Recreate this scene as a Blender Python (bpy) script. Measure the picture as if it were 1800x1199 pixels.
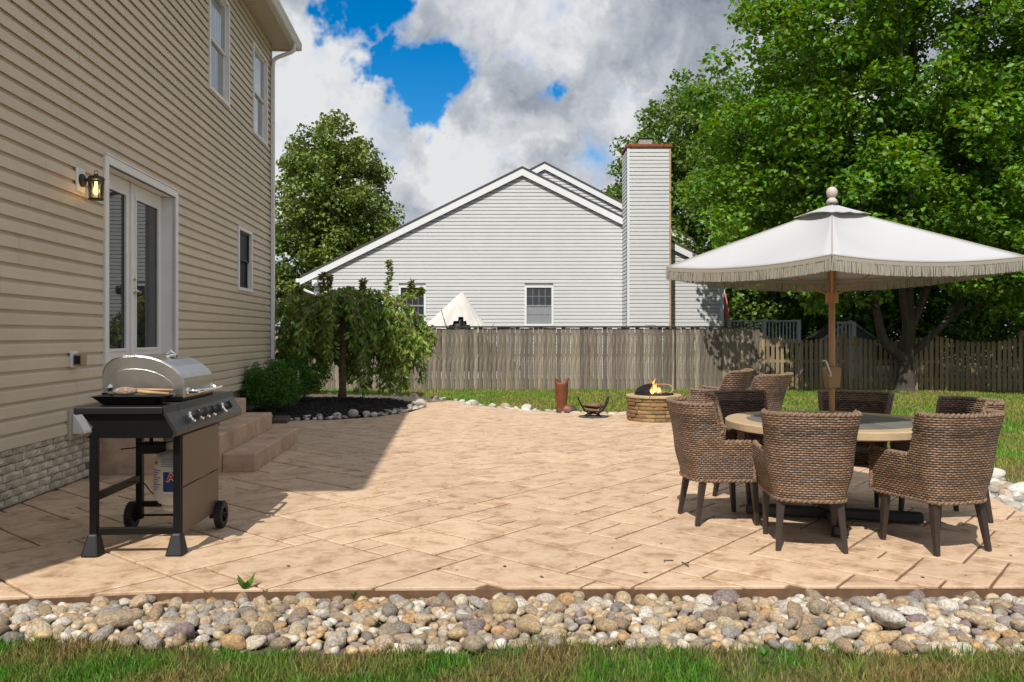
import bpy, math, random
import numpy as np
from mathutils import Vector, Matrix, noise as mnoise

S = bpy.context.scene
COL = S.collection
for o in list(bpy.data.objects):
    bpy.data.objects.remove(o)

# ------------------------------------------------------------------ camera
F, CX, HY, CH = 1420.0, 900.0, 589.0, 1.38      # focal (px of an 1800 px wide frame), centre, horizon row, eye height
cam_d = bpy.data.cameras.new('camera')
cam = bpy.data.objects.new('camera', cam_d); COL.objects.link(cam)
cam.location = (0, 0, CH); cam.rotation_euler = (math.radians(90), 0, 0)
cam_d.sensor_width = 36; cam_d.lens = 36 * F / 1800
cam_d.shift_y = -(599.5 - HY) / 1800
cam_d.clip_start = 0.05; cam_d.clip_end = 3000
S.camera = cam

# ------------------------------------------------------------------ sun, sky, exposure
SUN_EL = math.radians(51)
SH = Vector((0.31, 0.951)).normalized()          # ground direction in which shadows fall
to_sun = Vector((-SH.x * math.cos(SUN_EL), -SH.y * math.cos(SUN_EL), math.sin(SUN_EL)))
sun_d = bpy.data.lights.new('sun', 'SUN'); sun_d.energy = 5.0; sun_d.angle = math.radians(0.55)
sun_d.color = (1.0, 0.95, 0.87)
sun = bpy.data.objects.new('sun', sun_d); COL.objects.link(sun)
sun.rotation_euler = to_sun.to_track_quat('Z', 'Y').to_euler(); sun.location = (-20, -30, 60)

W = bpy.data.worlds.new('World'); S.world = W; W.use_nodes = True
wn = W.node_tree; wn.nodes.clear()
def wN(t, **k):
    n = wn.nodes.new(t)
    for a, b in k.items(): setattr(n, a, b)
    return n
def wl(a, b): wn.links.new(a, b)
def wmath(op, a, b=None, c=None, clamp=False):
    n = wN('ShaderNodeMath', operation=op); n.use_clamp = clamp
    for i, v in enumerate((a, b, c)):
        if v is None: continue
        if isinstance(v, (int, float)): n.inputs[i].default_value = v
        else: wl(v, n.inputs[i])
    return n.outputs[0]
def wvec(op, a, b=None, s=None):
    n = wN('ShaderNodeVectorMath', operation=op)
    for i, v in enumerate((a, b)):
        if v is None: continue
        if isinstance(v, (tuple, list)): n.inputs[i].default_value = v
        else: wl(v, n.inputs[i])
    if s is not None: n.inputs['Scale'].default_value = s
    return n
sky = wN('ShaderNodeTexSky', sky_type='NISHITA'); sky.sun_disc = False
sky.sun_elevation = SUN_EL; sky.sun_rotation = math.atan2(to_sun.x, to_sun.y)
sky.air_density = 1.0; sky.dust_density = 0.35; sky.ozone_density = 2.2
tc = wN('ShaderNodeTexCoord')
DIR = tc.outputs['Generated']
def wnoise(vec, scale, detail, rough, dist=0.0):
    n = wN('ShaderNodeTexNoise'); wl(vec, n.inputs['Vector'])
    n.inputs['Scale'].default_value = scale; n.inputs['Detail'].default_value = detail
    n.inputs['Roughness'].default_value = rough; n.inputs['Distortion'].default_value = dist
    return n.outputs['Fac']
warp = wN('ShaderNodeTexNoise'); wl(DIR, warp.inputs['Vector']); warp.inputs['Scale'].default_value = 7.5; warp.inputs['Detail'].default_value = 5; warp.inputs['Roughness'].default_value = 0.62
wv = wvec('SUBTRACT', warp.outputs['Color'], (0.5, 0.5, 0.5))
wv2 = wvec('SCALE', wv.outputs[0], s=0.19)
PD = wvec('ADD', DIR, wv2.outputs[0]).outputs[0]
def pdir(px, py):
    return Vector((px - CX, F, HY - py)).normalized()
gaps = None
for (px, py, r, wgt) in ((768, 130, 90, 1.0), (718, 106, 78, 1.0), (655, 98, 62, .95), (780, 175, 70, 1.0), (595, 8, 66, .8), (655, -25, 70, .7), (962, 150, 30, .5), (757, 205, 40, .8), (1040, 300, 70, .28), (700, 150, 40, .5),
                         (330, -330, 260, .9)):
    d = wvec('DISTANCE', PD, tuple(pdir(px, py))).outputs['Value']
    h = wmath('MULTIPLY', wmath('SUBTRACT', 1.0, wmath('DIVIDE', d, r / F)), wgt)
    gaps = h if gaps is None else wmath('MAXIMUM', gaps, h)
big = wnoise(DIR, 2.3, 1, .55)
behind = wmath('MULTIPLY', wmath('SUBTRACT', big, .56), 3.0)      # scattered openings over the whole dome
sepd = wN('ShaderNodeSeparateXYZ'); wl(DIR, sepd.inputs[0])
away = wmath('SUBTRACT', 0.75, sepd.outputs[1], clamp=True)
gaps = wmath('MAXIMUM', gaps, wmath('MULTIPLY', behind, away))
gaps = wmath('ADD', gaps, wmath('MULTIPLY', wmath('SUBTRACT', wnoise(DIR, 17.0, 3, .6), .5), .62))
mr = wN('ShaderNodeMapRange', interpolation_type='SMOOTHSTEP'); wl(gaps, mr.inputs['Value'])
mr.inputs['From Min'].default_value = 0.0; mr.inputs['From Max'].default_value = 0.36
open_sky = mr.outputs['Result']
# cloud shading: a relief lit from the sun's side, with broad grey undersides
n1 = wnoise(PD, 6.0, 4, .55)
off = wvec('ADD', PD, tuple(Vector((-0.35, -0.3, 0.9)).normalized() * 0.035)).outputs[0]
n2 = wnoise(off, 6.0, 4, .55)
relief = wmath('MULTIPLY', wmath('SUBTRACT', n1, n2), 2.7)
broad = wnoise(DIR, 3.1, 1, .5)
lum = wmath('ADD', wmath('ADD', relief, wmath('MULTIPLY', wmath('SUBTRACT', broad, .5), 1.4)), 0.66)
edge = wmath('MULTIPLY', open_sky, 0.35)
lum = wmath('ADD', lum, edge)
for (px, py, r, k) in ((590, 175, 150, .75), (840, 265, 120, .75), (780, 345, 130, .6), (1180, 40, 220, -.22), (900, 60, 150, -.1), (1010, 250, 120, -.15), (700, 40, 130, -.2)):
    d = wvec('DISTANCE', PD, tuple(pdir(px, py))).outputs['Value']
    lum = wmath('ADD', lum, wmath('MULTIPLY', wmath('SUBTRACT', 1.0, wmath('DIVIDE', d, r / F), clamp=True), k))
cr = wN('ShaderNodeValToRGB'); wl(lum, cr.inputs[0])
e = cr.color_ramp.elements
e[0].position = 0.0; e[0].color = (0.27, 0.32, 0.39, 1)
e[1].position = 1.0; e[1].color = (0.93, 0.94, 0.96, 1)
m_ = e.new(0.45); m_.color = (0.53, 0.57, 0.63, 1)
bg_sky = wN('ShaderNodeBackground'); bg_sky.inputs[1].default_value = 0.135
hs = wN('ShaderNodeHueSaturation'); hs.inputs['Saturation'].default_value = 1.55; wl(sky.outputs[0], hs.inputs['Color'])
wl(hs.outputs[0], bg_sky.inputs[0])
bg_c = wN('ShaderNodeBackground'); wl(cr.outputs[0], bg_c.inputs[0]); bg_c.inputs[1].default_value = 0.84
mx = wN('ShaderNodeMixShader'); wl(open_sky, mx.inputs[0]); wl(bg_c.outputs[0], mx.inputs[1]); wl(bg_sky.outputs[0], mx.inputs[2])
W.cycles.sampling_method = 'MANUAL'; W.cycles.sample_map_resolution = 256
wo = wN('ShaderNodeOutputWorld'); wl(mx.outputs[0], wo.inputs[0])

S.view_settings.view_transform = 'Standard'; S.view_settings.look = 'None'
S.view_settings.exposure = 0.0; S.view_settings.gamma = 1.0; S.view_settings.use_curve_mapping = False
S.cycles.use_denoising = True
S.cycles.max_bounces = 5; S.cycles.diffuse_bounces = 2; S.cycles.glossy_bounces = 3
S.cycles.transmission_bounces = 4; S.cycles.transparent_max_bounces = 8
S.cycles.sample_clamp_indirect = 6.0

# ------------------------------------------------------------------ materials
MATS = {}
def M(name, col, rough=.6, var=0.0, scale=4.0, rnd=0.0, hue=0.0, bump=0.0, bscale=60.0, metal=0.0, spec=.5, col2=None, thr=(.45, .6),
      s2=2.0, stretch=None, island=False, world=False, coat=0.0, detail=6):
    m = bpy.data.materials.new(name); m.use_nodes = True; nt = m.node_tree; N = nt.nodes; L = nt.links
    b = N['Principled BSDF']; b.inputs['Roughness'].default_value = rough; b.inputs['Metallic'].default_value = metal
    b.inputs['Specular IOR Level'].default_value = spec
    b.inputs['Coat Weight'].default_value = coat
    if world:
        g = N.new('ShaderNodeNewGeometry'); vec = g.outputs['Position']
    else:
        t = N.new('ShaderNodeTexCoord'); vec = t.outputs['Object']
    if stretch:
        mp = N.new('ShaderNodeMapping'); mp.inputs['Scale'].default_value = stretch; L.new(vec, mp.inputs['Vector']); vec = mp.outputs[0]
    def noise(sc, det=detail, ro=.6):
        n = N.new('ShaderNodeTexNoise'); n.inputs['Scale'].default_value = sc; n.inputs['Detail'].default_value = det
        n.inputs['Roughness'].default_value = ro; L.new(vec, n.inputs['Vector']); return n.outputs['Fac']
    rgb = N.new('ShaderNodeRGB'); rgb.outputs[0].default_value = (*col, 1); c = rgb.outputs[0]
    if col2 is not None:
        r = N.new('ShaderNodeMapRange'); L.new(noise(s2), r.inputs[0]); r.inputs[1].default_value = thr[0]; r.inputs[2].default_value = thr[1]
        mi = N.new('ShaderNodeMix'); mi.data_type = 'RGBA'; L.new(r.outputs[0], mi.inputs[0]); L.new(c, mi.inputs[6]); mi.inputs[7].default_value = (*col2, 1); c = mi.outputs[2]
    hsv = N.new('ShaderNodeHueSaturation'); L.new(c, hsv.inputs['Color']); c = hsv.outputs[0]
    val = None
    if var > 0:
        r = N.new('ShaderNodeMapRange'); L.new(noise(scale), r.inputs[0]); r.inputs[1].default_value = .3; r.inputs[2].default_value = .7
        r.inputs[3].default_value = 1 - var; r.inputs[4].default_value = 1 + var; val = r.outputs[0]
    if rnd > 0 or hue > 0:
        if island:
            gi = N.new('ShaderNodeNewGeometry'); ro = gi.outputs['Random Per Island']
        else:
            oi = N.new('ShaderNodeObjectInfo'); ro = oi.outputs['Random']
        r = N.new('ShaderNodeMapRange'); L.new(ro, r.inputs[0]); r.inputs[3].default_value = 1 - rnd; r.inputs[4].default_value = 1 + rnd
        if val is None: val = r.outputs[0]
        else:
            q = N.new('ShaderNodeMath'); q.operation = 'MULTIPLY'; L.new(val, q.inputs[0]); L.new(r.outputs[0], q.inputs[1]); val = q.outputs[0]
        if hue > 0:
            w = N.new('ShaderNodeTexWhiteNoise'); w.noise_dimensions = '1D'; L.new(ro, w.inputs['W'])
            r2 = N.new('ShaderNodeMapRange'); L.new(w.outputs['Value'], r2.inputs[0]); r2.inputs[3].default_value = .5 - hue; r2.inputs[4].default_value = .5 + hue
            L.new(r2.outputs[0], hsv.inputs['Hue'])
    if val is not None: L.new(val, hsv.inputs['Value'])
    L.new(c, b.inputs['Base Color'])
    if bump > 0:
        bp = N.new('ShaderNodeBump'); bp.inputs['Strength'].default_value = bump; bp.inputs['Distance'].default_value = .02
        L.new(noise(bscale, 8), bp.inputs['Height']); L.new(bp.outputs[0], b.inputs['Normal'])
    MATS[name] = m
    return m
def ramp_mat(name, stops, rough=.7, island=False, var=.25, vscale=30, bump=.3, bscale=50, spec=.4):
    """colour picked at random per object (or per loose piece) from a list, mottled"""
    m = M(name, (1, 1, 1), rough, bump=bump, bscale=bscale, spec=spec); nt = m.node_tree; N = nt.nodes; L = nt.links
    b = N['Principled BSDF']
    src = N.new('ShaderNodeNewGeometry').outputs['Random Per Island'] if island else N.new('ShaderNodeObjectInfo').outputs['Random']
    r = N.new('ShaderNodeValToRGB'); r.color_ramp.interpolation = 'CONSTANT'; el = r.color_ramp.elements
    for i, c in enumerate(stops):
        q = el[0] if i == 0 else (el[1] if i == 1 else el.new(i / len(stops)))
        q.position = i / len(stops); q.color = (*c, 1)
    L.new(src, r.inputs[0])
    t = N.new('ShaderNodeTexCoord'); n = N.new('ShaderNodeTexNoise'); n.inputs['Scale'].default_value = vscale; n.inputs['Detail'].default_value = 7
    L.new(t.outputs['Object'], n.inputs['Vector'])
    mr = N.new('ShaderNodeMapRange'); L.new(n.outputs['Fac'], mr.inputs[0]); mr.inputs[1].default_value = .3; mr.inputs[2].default_value = .7
    mr.inputs[3].default_value = 1 - var; mr.inputs[4].default_value = 1 + var
    h = N.new('ShaderNodeHueSaturation'); L.new(r.outputs[0], h.inputs['Color']); L.new(mr.outputs[0], h.inputs['Value'])
    L.new(h.outputs[0], b.inputs['Base Color'])
    return m
def leaf_mat(name, col, col2, hue=.02, rnd=.35, trans=.35, rough=.45, spec=.4, s2=.55):
    m = M(name, col, rough, rnd=rnd, hue=hue, island=True, col2=col2, s2=s2, thr=(.4, .62), world=True, spec=spec)
    nt = m.node_tree; N = nt.nodes; L = nt.links; b = N['Principled BSDF']; out = N['Material Output']
    src = b.inputs['Base Color'].links[0].from_socket
    tr = N.new('ShaderNodeBsdfTranslucent')
    h = N.new('ShaderNodeHueSaturation'); h.inputs['Hue'].default_value = .485; h.inputs['Saturation'].default_value = 1.1; h.inputs['Value'].default_value = 1.5
    L.new(src, h.inputs['Color']); L.new(h.outputs[0], tr.inputs[0])
    mx = N.new('ShaderNodeMixShader'); mx.inputs[0].default_value = trans; L.new(b.outputs[0], mx.inputs[1]); L.new(tr.outputs[0], mx.inputs[2])
    L.new(mx.outputs[0], out.inputs[0]); return m
def emis(name, col, s):
    m = bpy.data.materials.new(name); m.use_nodes = True; b = m.node_tree.nodes['Principled BSDF']
    b.inputs['Base Color'].default_value = (*col, 1); b.inputs['Emission Color'].default_value = (*col, 1); b.inputs['Emission Strength'].default_value = s
    return m
def glass(name, tint=(.9, .93, .93), refl=.12, rough=.02):
    m = bpy.data.materials.new(name); m.use_nodes = True; nt = m.node_tree; N = nt.nodes; N.remove(N['Principled BSDF'])
    tr = N.new('ShaderNodeBsdfTransparent'); tr.inputs[0].default_value = (*tint, 1)
    gl = N.new('ShaderNodeBsdfGlossy'); gl.inputs['Roughness'].default_value = rough
    fr = N.new('ShaderNodeFresnel'); fr.inputs[0].default_value = 1.5
    ad = N.new('ShaderNodeMath'); ad.operation = 'ADD'; ad.use_clamp = True; nt.links.new(fr.outputs[0], ad.inputs[0]); ad.inputs[1].default_value = refl
    mx = N.new('ShaderNodeMixShader'); nt.links.new(ad.outputs[0], mx.inputs[0]); nt.links.new(tr.outputs[0], mx.inputs[1]); nt.links.new(gl.outputs[0], mx.inputs[2])
    nt.links.new(mx.outputs[0], N['Material Output'].inputs[0]); return m

# ------------------------------------------------------------------ geometry helpers
class MB:
    def __init__(s): s.v = []; s.f = []; s.uv = None
    def add(s, vs, fs):
        n = len(s.v); s.v.extend([tuple(map(float, q)) for q in vs]); s.f.extend([tuple(i + n for i in q) for q in fs]); return s
    def box(s, x0, x1, y0, y1, z0, z1):
        return s.add([(x0, y0, z0), (x1, y0, z0), (x1, y1, z0), (x0, y1, z0), (x0, y0, z1), (x1, y0, z1), (x1, y1, z1), (x0, y1, z1)],
                     [(0, 3, 2, 1), (4, 5, 6, 7), (0, 1, 5, 4), (1, 2, 6, 5), (2, 3, 7, 6), (3, 0, 4, 7)])
    def beam(s, p, q, w, h=None, w2=None, h2=None, up=(0, 0, 1)):
        h = w if h is None else h; w2 = w if w2 is None else w2; h2 = h if h2 is None else h2
        p = Vector(p); q = Vector(q); d = (q - p).normalized(); u = Vector(up)
        if abs(d.dot(u)) > .98: u = Vector((0, 1, 0))
        a = d.cross(u).normalized(); b = a.cross(d).normalized()
        vs = []
        for c, ww, hh in ((p, w, h), (q, w2, h2)):
            for i, j in ((-1, -1), (1, -1), (1, 1), (-1, 1)): vs.append(c + a * (i * ww / 2) + b * (j * hh / 2))
        return s.add(vs, [(0, 1, 2, 3), (7, 6, 5, 4), (0, 4, 5, 1), (1, 5, 6, 2), (2, 6, 7, 3), (3, 7, 4, 0)])
    def tube(s, pts, r, n=8, closed=False, cap=True):
        pts = [Vector(p) for p in pts]; m = len(pts); r = [r] * m if isinstance(r, (int, float)) else list(r)
        vs = []; prev = None
        for i, p in enumerate(pts):
            if closed: t = pts[(i + 1) % m] - pts[i - 1]
            else: t = pts[min(i + 1, m - 1)] - pts[max(i - 1, 0)]
            t = t.normalized() if t.length > 1e-9 else Vector((0, 0, 1))
            if prev is None:
                a = t.orthogonal().normalized()
            else:
                a = prev - t * prev.dot(t); a = a.normalized() if a.length > 1e-6 else t.orthogonal().normalized()
            prev = a; b = t.cross(a)
            for k in range(n):
                an = 2 * math.pi * k / n; vs.append(p + (a * math.cos(an) + b * math.sin(an)) * r[i])
        fs = []
        for i in range(m if closed else m - 1):
            for k in range(n):
                i2 = (i + 1) % m; fs.append((i * n + k, i * n + (k + 1) % n, i2 * n + (k + 1) % n, i2 * n + k))
        if cap and not closed:
            fs.append(tuple(range(n - 1, -1, -1))); fs.append(tuple((m - 1) * n + k for k in range(n)))
        return s.add(vs, fs)
    def lathe(s, prof, c=(0, 0, 0), n=24, axis='z', cap=True):
        vs = []; m = len(prof)
        for r, h in prof:
            for k in range(n):
                a = 2 * math.pi * k / n; x, y = r * math.cos(a), r * math.sin(a)
                p = {'z': (x, y, h), 'x': (h, x, y), 'y': (y, h, x)}[axis]
                vs.append((p[0] + c[0], p[1] + c[1], p[2] + c[2]))
        fs = [(i * n + k, i * n + (k + 1) % n, (i + 1) * n + (k + 1) % n, (i + 1) * n + k) for i in range(m - 1) for k in range(n)]
        if cap:
            if prof[0][0] > 1e-5: fs.append(tuple(range(n - 1, -1, -1)))
            if prof[-1][0] > 1e-5: fs.append(tuple((m - 1) * n + k for k in range(n)))
        return s.add(vs, fs)
    def prism(s, poly, z0, z1):
        n = len(poly)
        vs = [(x, y, z0) for x, y in poly] + [(x, y, z1) for x, y in poly]
        return s.add(vs, [tuple(range(n - 1, -1, -1)), tuple(range(n, 2 * n))] + [(i, (i + 1) % n, n + (i + 1) % n, n + i) for i in range(n)])
    def extrude(s, poly, axis, a, b):
        """poly of 2D points extruded along axis: 'x' poly=(y,z), 'y' poly=(x,z)"""
        n = len(poly); vs = []
        for t in (a, b):
            for p in poly: vs.append((t, p[0], p[1]) if axis == 'x' else (p[0], t, p[1]))
        fs = [tuple(range(n)), tuple(range(2 * n - 1, n - 1, -1))] + [(i, n + i, n + (i + 1) % n, (i + 1) % n) for i in range(n)]
        return s.add(vs, fs)
    def ico(s, c, r, sq=(1, 1, 1), sub=1, jit=0, seed=0):
        V, Fc = ICO[sub]; rg = random.Random(seed)
        ps = []
        for v in V:
            k = 1 + (rg.uniform(-jit, jit) if jit else 0)
            ps.append((c[0] + v[0] * r * sq[0] * k, c[1] + v[1] * r * sq[1] * k, c[2] + v[2] * r * sq[2] * k))
        return s.add(ps, Fc)
    def build(s, name, mat, parent=None, smooth=False, bevel=0.0, loc=None, angle=40):
        me = bpy.data.meshes.new(name); me.from_pydata(s.v, [], s.f); me.update()
        if s.uv is not None:
            ul = me.uv_layers.new(name='UVMap'); vi = np.zeros(len(me.loops), dtype=np.int32); me.loops.foreach_get('vertex_index', vi)
            ul.data.foreach_set('uv', np.array(s.uv, dtype=np.float32)[vi].ravel())
        me.materials.append(MATS[mat] if isinstance(mat, str) else mat)
        o = bpy.data.objects.new(name, me); COL.objects.link(o)
        if parent is not None: o.parent = parent
        if loc is not None: o.location = loc
        fix_normals(me)
        if smooth: me.polygons.foreach_set('use_smooth', [True] * len(me.polygons))
        if bevel > 0:
            b = o.modifiers.new('bevel', 'BEVEL'); b.width = bevel; b.segments = 2; b.limit_method = 'ANGLE'; b.angle_limit = math.radians(angle)
        return o
import bmesh
def fix_normals(me):
    if len(me.polygons) > 60000: return
    bm = bmesh.new(); bm.from_mesh(me); bmesh.ops.recalc_face_normals(bm, faces=bm.faces); bm.to_mesh(me); bm.free()
ICO = {}
for sub in (1, 2, 3):
    bm = bmesh.new(); bmesh.ops.create_icosphere(bm, subdivisions=sub, radius=1.0)
    bm.verts.index_update(); ICO[sub] = ([tuple(v.co) for v in bm.verts], [tuple(v.index for v in f.verts) for f in bm.faces]); bm.free()
def fast(name, V, Fa, mat, parent=None, smooth=False):
    V = np.asarray(V, dtype=np.float32); Fa = np.asarray(Fa, dtype=np.int32); k = Fa.shape[1]
    me = bpy.data.meshes.new(name); me.vertices.add(len(V)); me.vertices.foreach_set('co', V.ravel())
    me.loops.add(Fa.size); me.loops.foreach_set('vertex_index', Fa.ravel())
    me.polygons.add(len(Fa)); me.polygons.foreach_set('loop_start', np.arange(0, Fa.size, k, dtype=np.int32))
    me.polygons.foreach_set('loop_total', np.full(len(Fa), k, dtype=np.int32))
    if smooth: me.polygons.foreach_set('use_smooth', np.ones(len(Fa), dtype=bool))
    me.update(calc_edges=True); me.validate()
    me.materials.append(MATS[mat] if isinstance(mat, str) else mat)
    o = bpy.data.objects.new(name, me); COL.objects.link(o)
    if parent is not None: o.parent = parent
    return o
def tag(o, label=None, cat=None, group=None, kind=None):
    if label: o['label'] = label
    if cat: o['category'] = cat
    if group: o['group'] = group
    if kind: o['kind'] = kind
    return o
def thing(name, label, cat, loc=(0, 0, 0), rz=0.0, group=None):
    o = bpy.data.objects.new(name, None); COL.objects.link(o); o.empty_display_size = .1
    o.location = loc; o.rotation_euler = (0, 0, rz); return tag(o, label, cat, group)
def copy_tree(o, parent=None):
    c = o.copy(); COL.objects.link(c)
    if parent is not None: c.parent = parent
    for ch in list(o.children): copy_tree(ch, c)
    return c
def inst(name, mesh, parent, loc, rot=(0, 0, 0), scale=(1, 1, 1)):
    o = bpy.data.objects.new(name, mesh); COL.objects.link(o); o.parent = parent
    o.location = loc; o.rotation_euler = rot; o.scale = scale; return o
def lawn_z(y):
    return -0.07 - 0.16 * min(1.0, max(0.0, (y - 13.0) / 10.6))
def gp(px, py, z=0.0):
    Y = F * (CH - z) / (py - HY); return Vector(((px - CX) / F * Y, Y, z))
def at(px, py, Y):
    return Vector(((px - CX) / F * Y, Y, CH - (py - HY) / F * Y))
def smooth01(a, b, x):
    t = min(1, max(0, (x - a) / (b - a))); return t * t * (3 - 2 * t)
def inpoly(x, y, P):
    r = False; j = len(P) - 1
    for i in range(len(P)):
        if (P[i][1] > y) != (P[j][1] > y) and x < (P[j][0] - P[i][0]) * (y - P[i][1]) / (P[j][1] - P[i][1]) + P[i][0]: r = not r
        j = i
    return r
def clip_conv(sub, clip):
    out = list(sub)
    for i in range(len(clip)):
        a = clip[i]; b = clip[(i + 1) % len(clip)]; inp = out; out = []
        if not inp: break
        def side(p): return (b[0] - a[0]) * (p[1] - a[1]) - (b[1] - a[1]) * (p[0] - a[0])
        for k in range(len(inp)):
            p = inp[k - 1]; q = inp[k]; sp, sq = side(p), side(q)
            if (sp < 0) != (sq < 0):
                t = sp / (sp - sq); out.append((p[0] + (q[0] - p[0]) * t, p[1] + (q[1] - p[1]) * t))
            if sq >= 0: out.append(q)
    return out
def catmull(P, n=8, closed=False):
    P = [Vector(p) for p in P]; out = []; m = len(P)
    for i in range(m if closed else m - 1):
        p0 = P[i - 1] if (i > 0 or closed) else P[0]; p1 = P[i]; p2 = P[(i + 1) % m]
        p3 = P[(i + 2) % m] if (i + 2 < m or closed) else P[-1]
        for k in range(n):
            t = k / n; out.append(.5 * ((2 * p1) + (p2 - p0) * t + (2 * p0 - 5 * p1 + 4 * p2 - p3) * t * t + (3 * p1 - p0 - 3 * p2 + p3) * t ** 3))
    if not closed: out.append(P[-1].copy())
    return out

# ------------------------------------------------------------------ material library
M('siding_tan', (.61, .515, .385), .5, var=.06, scale=1.5, rnd=.03, bump=.05, bscale=140)
M('trim_white', (.78, .78, .76), .45, var=.04, scale=6)
M('trim_tan', (.45, .37, .26), .5, var=.05, scale=5)
M('gutter_white', (.62, .60, .55), .4, var=.05, scale=3)
M('soffit', (.52, .46, .36), .55)
M('roof_shingle', (.07, .065, .06), .9, var=.3, scale=14, bump=.5, bscale=50)
M('core', (.20, .16, .11), .9)
M('mortar', (.16, .15, .13), .95, var=.2, scale=20)
M('brick_stone', (.66, .57, .44), .9, var=.28, scale=14, rnd=.14, bump=.8, bscale=55, col2=(.42, .36, .27), s2=9)
M('pane', (.012, .014, .016), .025, spec=.9, metal=.0, coat=1.0)
M('pane_far', (.03, .035, .04), .06, spec=.8)
M('curtain', (.5, .5, .5), .8)
M('brushed_nickel', (.6, .57, .53), .25, metal=1)
M('black_metal', (.005, .005, .005), .38, var=.2, scale=30, spec=.22)
M('plastic_black', (.012, .012, .013), .5, var=.2, scale=20, spec=.35)
M('concrete_brown', (.50, .345, .24), .8, var=.22, scale=3.5, bump=.45, bscale=45, col2=(.36, .235, .15), s2=2.6, thr=(.48, .66))
M('patio_stone_old', (.50, .335, .215), .72, var=.16, scale=7, rnd=.10, bump=.35, bscale=22, col2=(.37, .22, .135), s2=3.2, thr=(.53, .70), world=True, stretch=(1, 1, 1))
M('patio_joint', (.13, .07, .036), .9, var=.3, scale=12, world=True)
M('mulch', (.012, .010, .009), .95, var=.5, scale=30, bump=1.0, bscale=45)
M('mulch_chip', (.016, .012, .010), .9, rnd=.6, island=True)
M('soil', (.10, .075, .05), .95, var=.3, scale=20, bump=.6, bscale=60)
M('lawn_soil', (.085, .085, .03), .95, var=.3, scale=8, world=True, col2=(.17, .125, .055), s2=.9, thr=(.5, .66), bump=.8, bscale=50)
ROCKS = [(.40, .31, .21), (.44, .33, .21), (.33, .25, .165), (.27, .215, .15), (.46, .41, .34), (.20, .175, .15), (.36, .26, .15), (.54, .49, .42), (.24, .18, .12), (.40, .25, .12), (.21, .16, .15), (.42, .34, .23), (.30, .26, .215), (.47, .34, .19), (.29, .255, .22), (.50, .43, .33), (.31, .225, .14), (.38, .33, .27)]
PALE = [(.50, .47, .42), (.40, .36, .31), (.56, .54, .50), (.33, .29, .24), (.46, .38, .29), (.28, .26, .24), (.52, .48, .42), (.38, .31, .22)]
ramp_mat('rock', ROCKS, .72, var=.42, vscale=4.5, bump=.6, bscale=7)
ramp_mat('rock_bits', ROCKS, .75, island=True, var=.42, vscale=40, bump=.3, bscale=60)
ramp_mat('pale_rock', PALE, .75, var=.22, vscale=9, bump=.35, bscale=14)
ramp_mat('pale_bits', PALE, .75, island=True, var=.22, vscale=40, bump=.3, bscale=60)
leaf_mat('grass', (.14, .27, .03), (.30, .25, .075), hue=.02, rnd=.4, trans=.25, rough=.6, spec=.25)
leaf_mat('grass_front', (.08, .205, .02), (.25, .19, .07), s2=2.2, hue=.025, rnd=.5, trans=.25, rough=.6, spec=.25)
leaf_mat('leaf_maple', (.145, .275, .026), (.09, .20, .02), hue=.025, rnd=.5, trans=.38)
leaf_mat('leaf_pear', (.125, .19, .034), (.165, .215, .04), hue=.025, rnd=.4, trans=.25)
leaf_mat('leaf_far', (.125, .21, .03), (.10, .18, .026), hue=.02, rnd=.4, trans=.3)
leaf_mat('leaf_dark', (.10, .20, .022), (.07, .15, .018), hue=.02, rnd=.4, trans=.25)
leaf_mat('leaf_cherry', (.21, .31, .05), (.13, .23, .04), hue=.025, rnd=.4, trans=.25)
leaf_mat('leaf_tip', (.13, .085, .028), (.10, .12, .025), hue=.02, rnd=.3, trans=.3)
leaf_mat('leaf_box', (.07, .20, .02), (.05, .14, .015), hue=.015, rnd=.4, trans=.2)
leaf_mat('leaf_weed', (.07, .18, .02), (.08, .2, .02), hue=.01, rnd=.2, trans=.3)
M('bark', (.075, .055, .04), .95, var=.35, scale=9, bump=.9, bscale=28, stretch=(1, 1, .25))
M('bark_maple', (.065, .054, .04), .95, var=.4, scale=9, bump=.9, bscale=28, stretch=(1, 1, .25))
M('bark_cherry', (.20, .13, .075), .85, var=.3, scale=12, bump=.5, bscale=40)
M('fence_wood', (.265, .22, .165), .9, var=.35, scale=5, rnd=.34, hue=.012, bump=.6, bscale=18, stretch=(9, 9, .8), col2=(.07, .062, .05), s2=2.2, thr=(.40, .70))
M('picket_wood', (.24, .185, .11), .9, var=.3, scale=5, rnd=.25, hue=.01, bump=.6, bscale=18, stretch=(9, 9, .8), col2=(.12, .10, .058), s2=2.0, thr=(.5, .72))
M('fence_cap', (.035, .03, .028), .9, var=.3, scale=6)
M('siding_white', (.565, .57, .57), .5, var=.03, scale=2)
M('corner_white', (.62, .66, .70), .5)
M('trim_far', (.70, .71, .72), .5)
M('rust', (.22, .06, .02), .9, var=.4, scale=14)
M('rust_trim', (.42, .28, .16), .8, var=.3, scale=8)
M('flue', (.30, .28, .26), .7, var=.2, scale=6)
M('pole_wood', (.50, .255, .10), .42, var=.12, scale=6, stretch=(6, 6, .6))
M('screen', (.014, .014, .016), .55, spec=.3)
M('crank_tan', (.36, .22, .09), .45)
M('finial', (.52, .45, .39), .6, var=.1, scale=20)
M('table_rim', (.47, .345, .205), .5, var=.14, scale=5, bump=.12, bscale=60, stretch=(1, 6, 1))
M('table_slat', (.155, .14, .125), .5, var=.16, scale=5, rnd=.08, stretch=(9, 1, 1))
M('table_base', (.02, .019, .018), .5)
M('leg_brown', (.032, .022, .017), .42, var=.15, scale=20)
M('cushion', (.22, .18, .14), .85)
M('steel', (.56, .53, .49), .30, metal=1.0, var=.13, scale=5, bump=.06, bscale=200, col2=(.40, .30, .19), s2=2.2, thr=(.56, .78))
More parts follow.
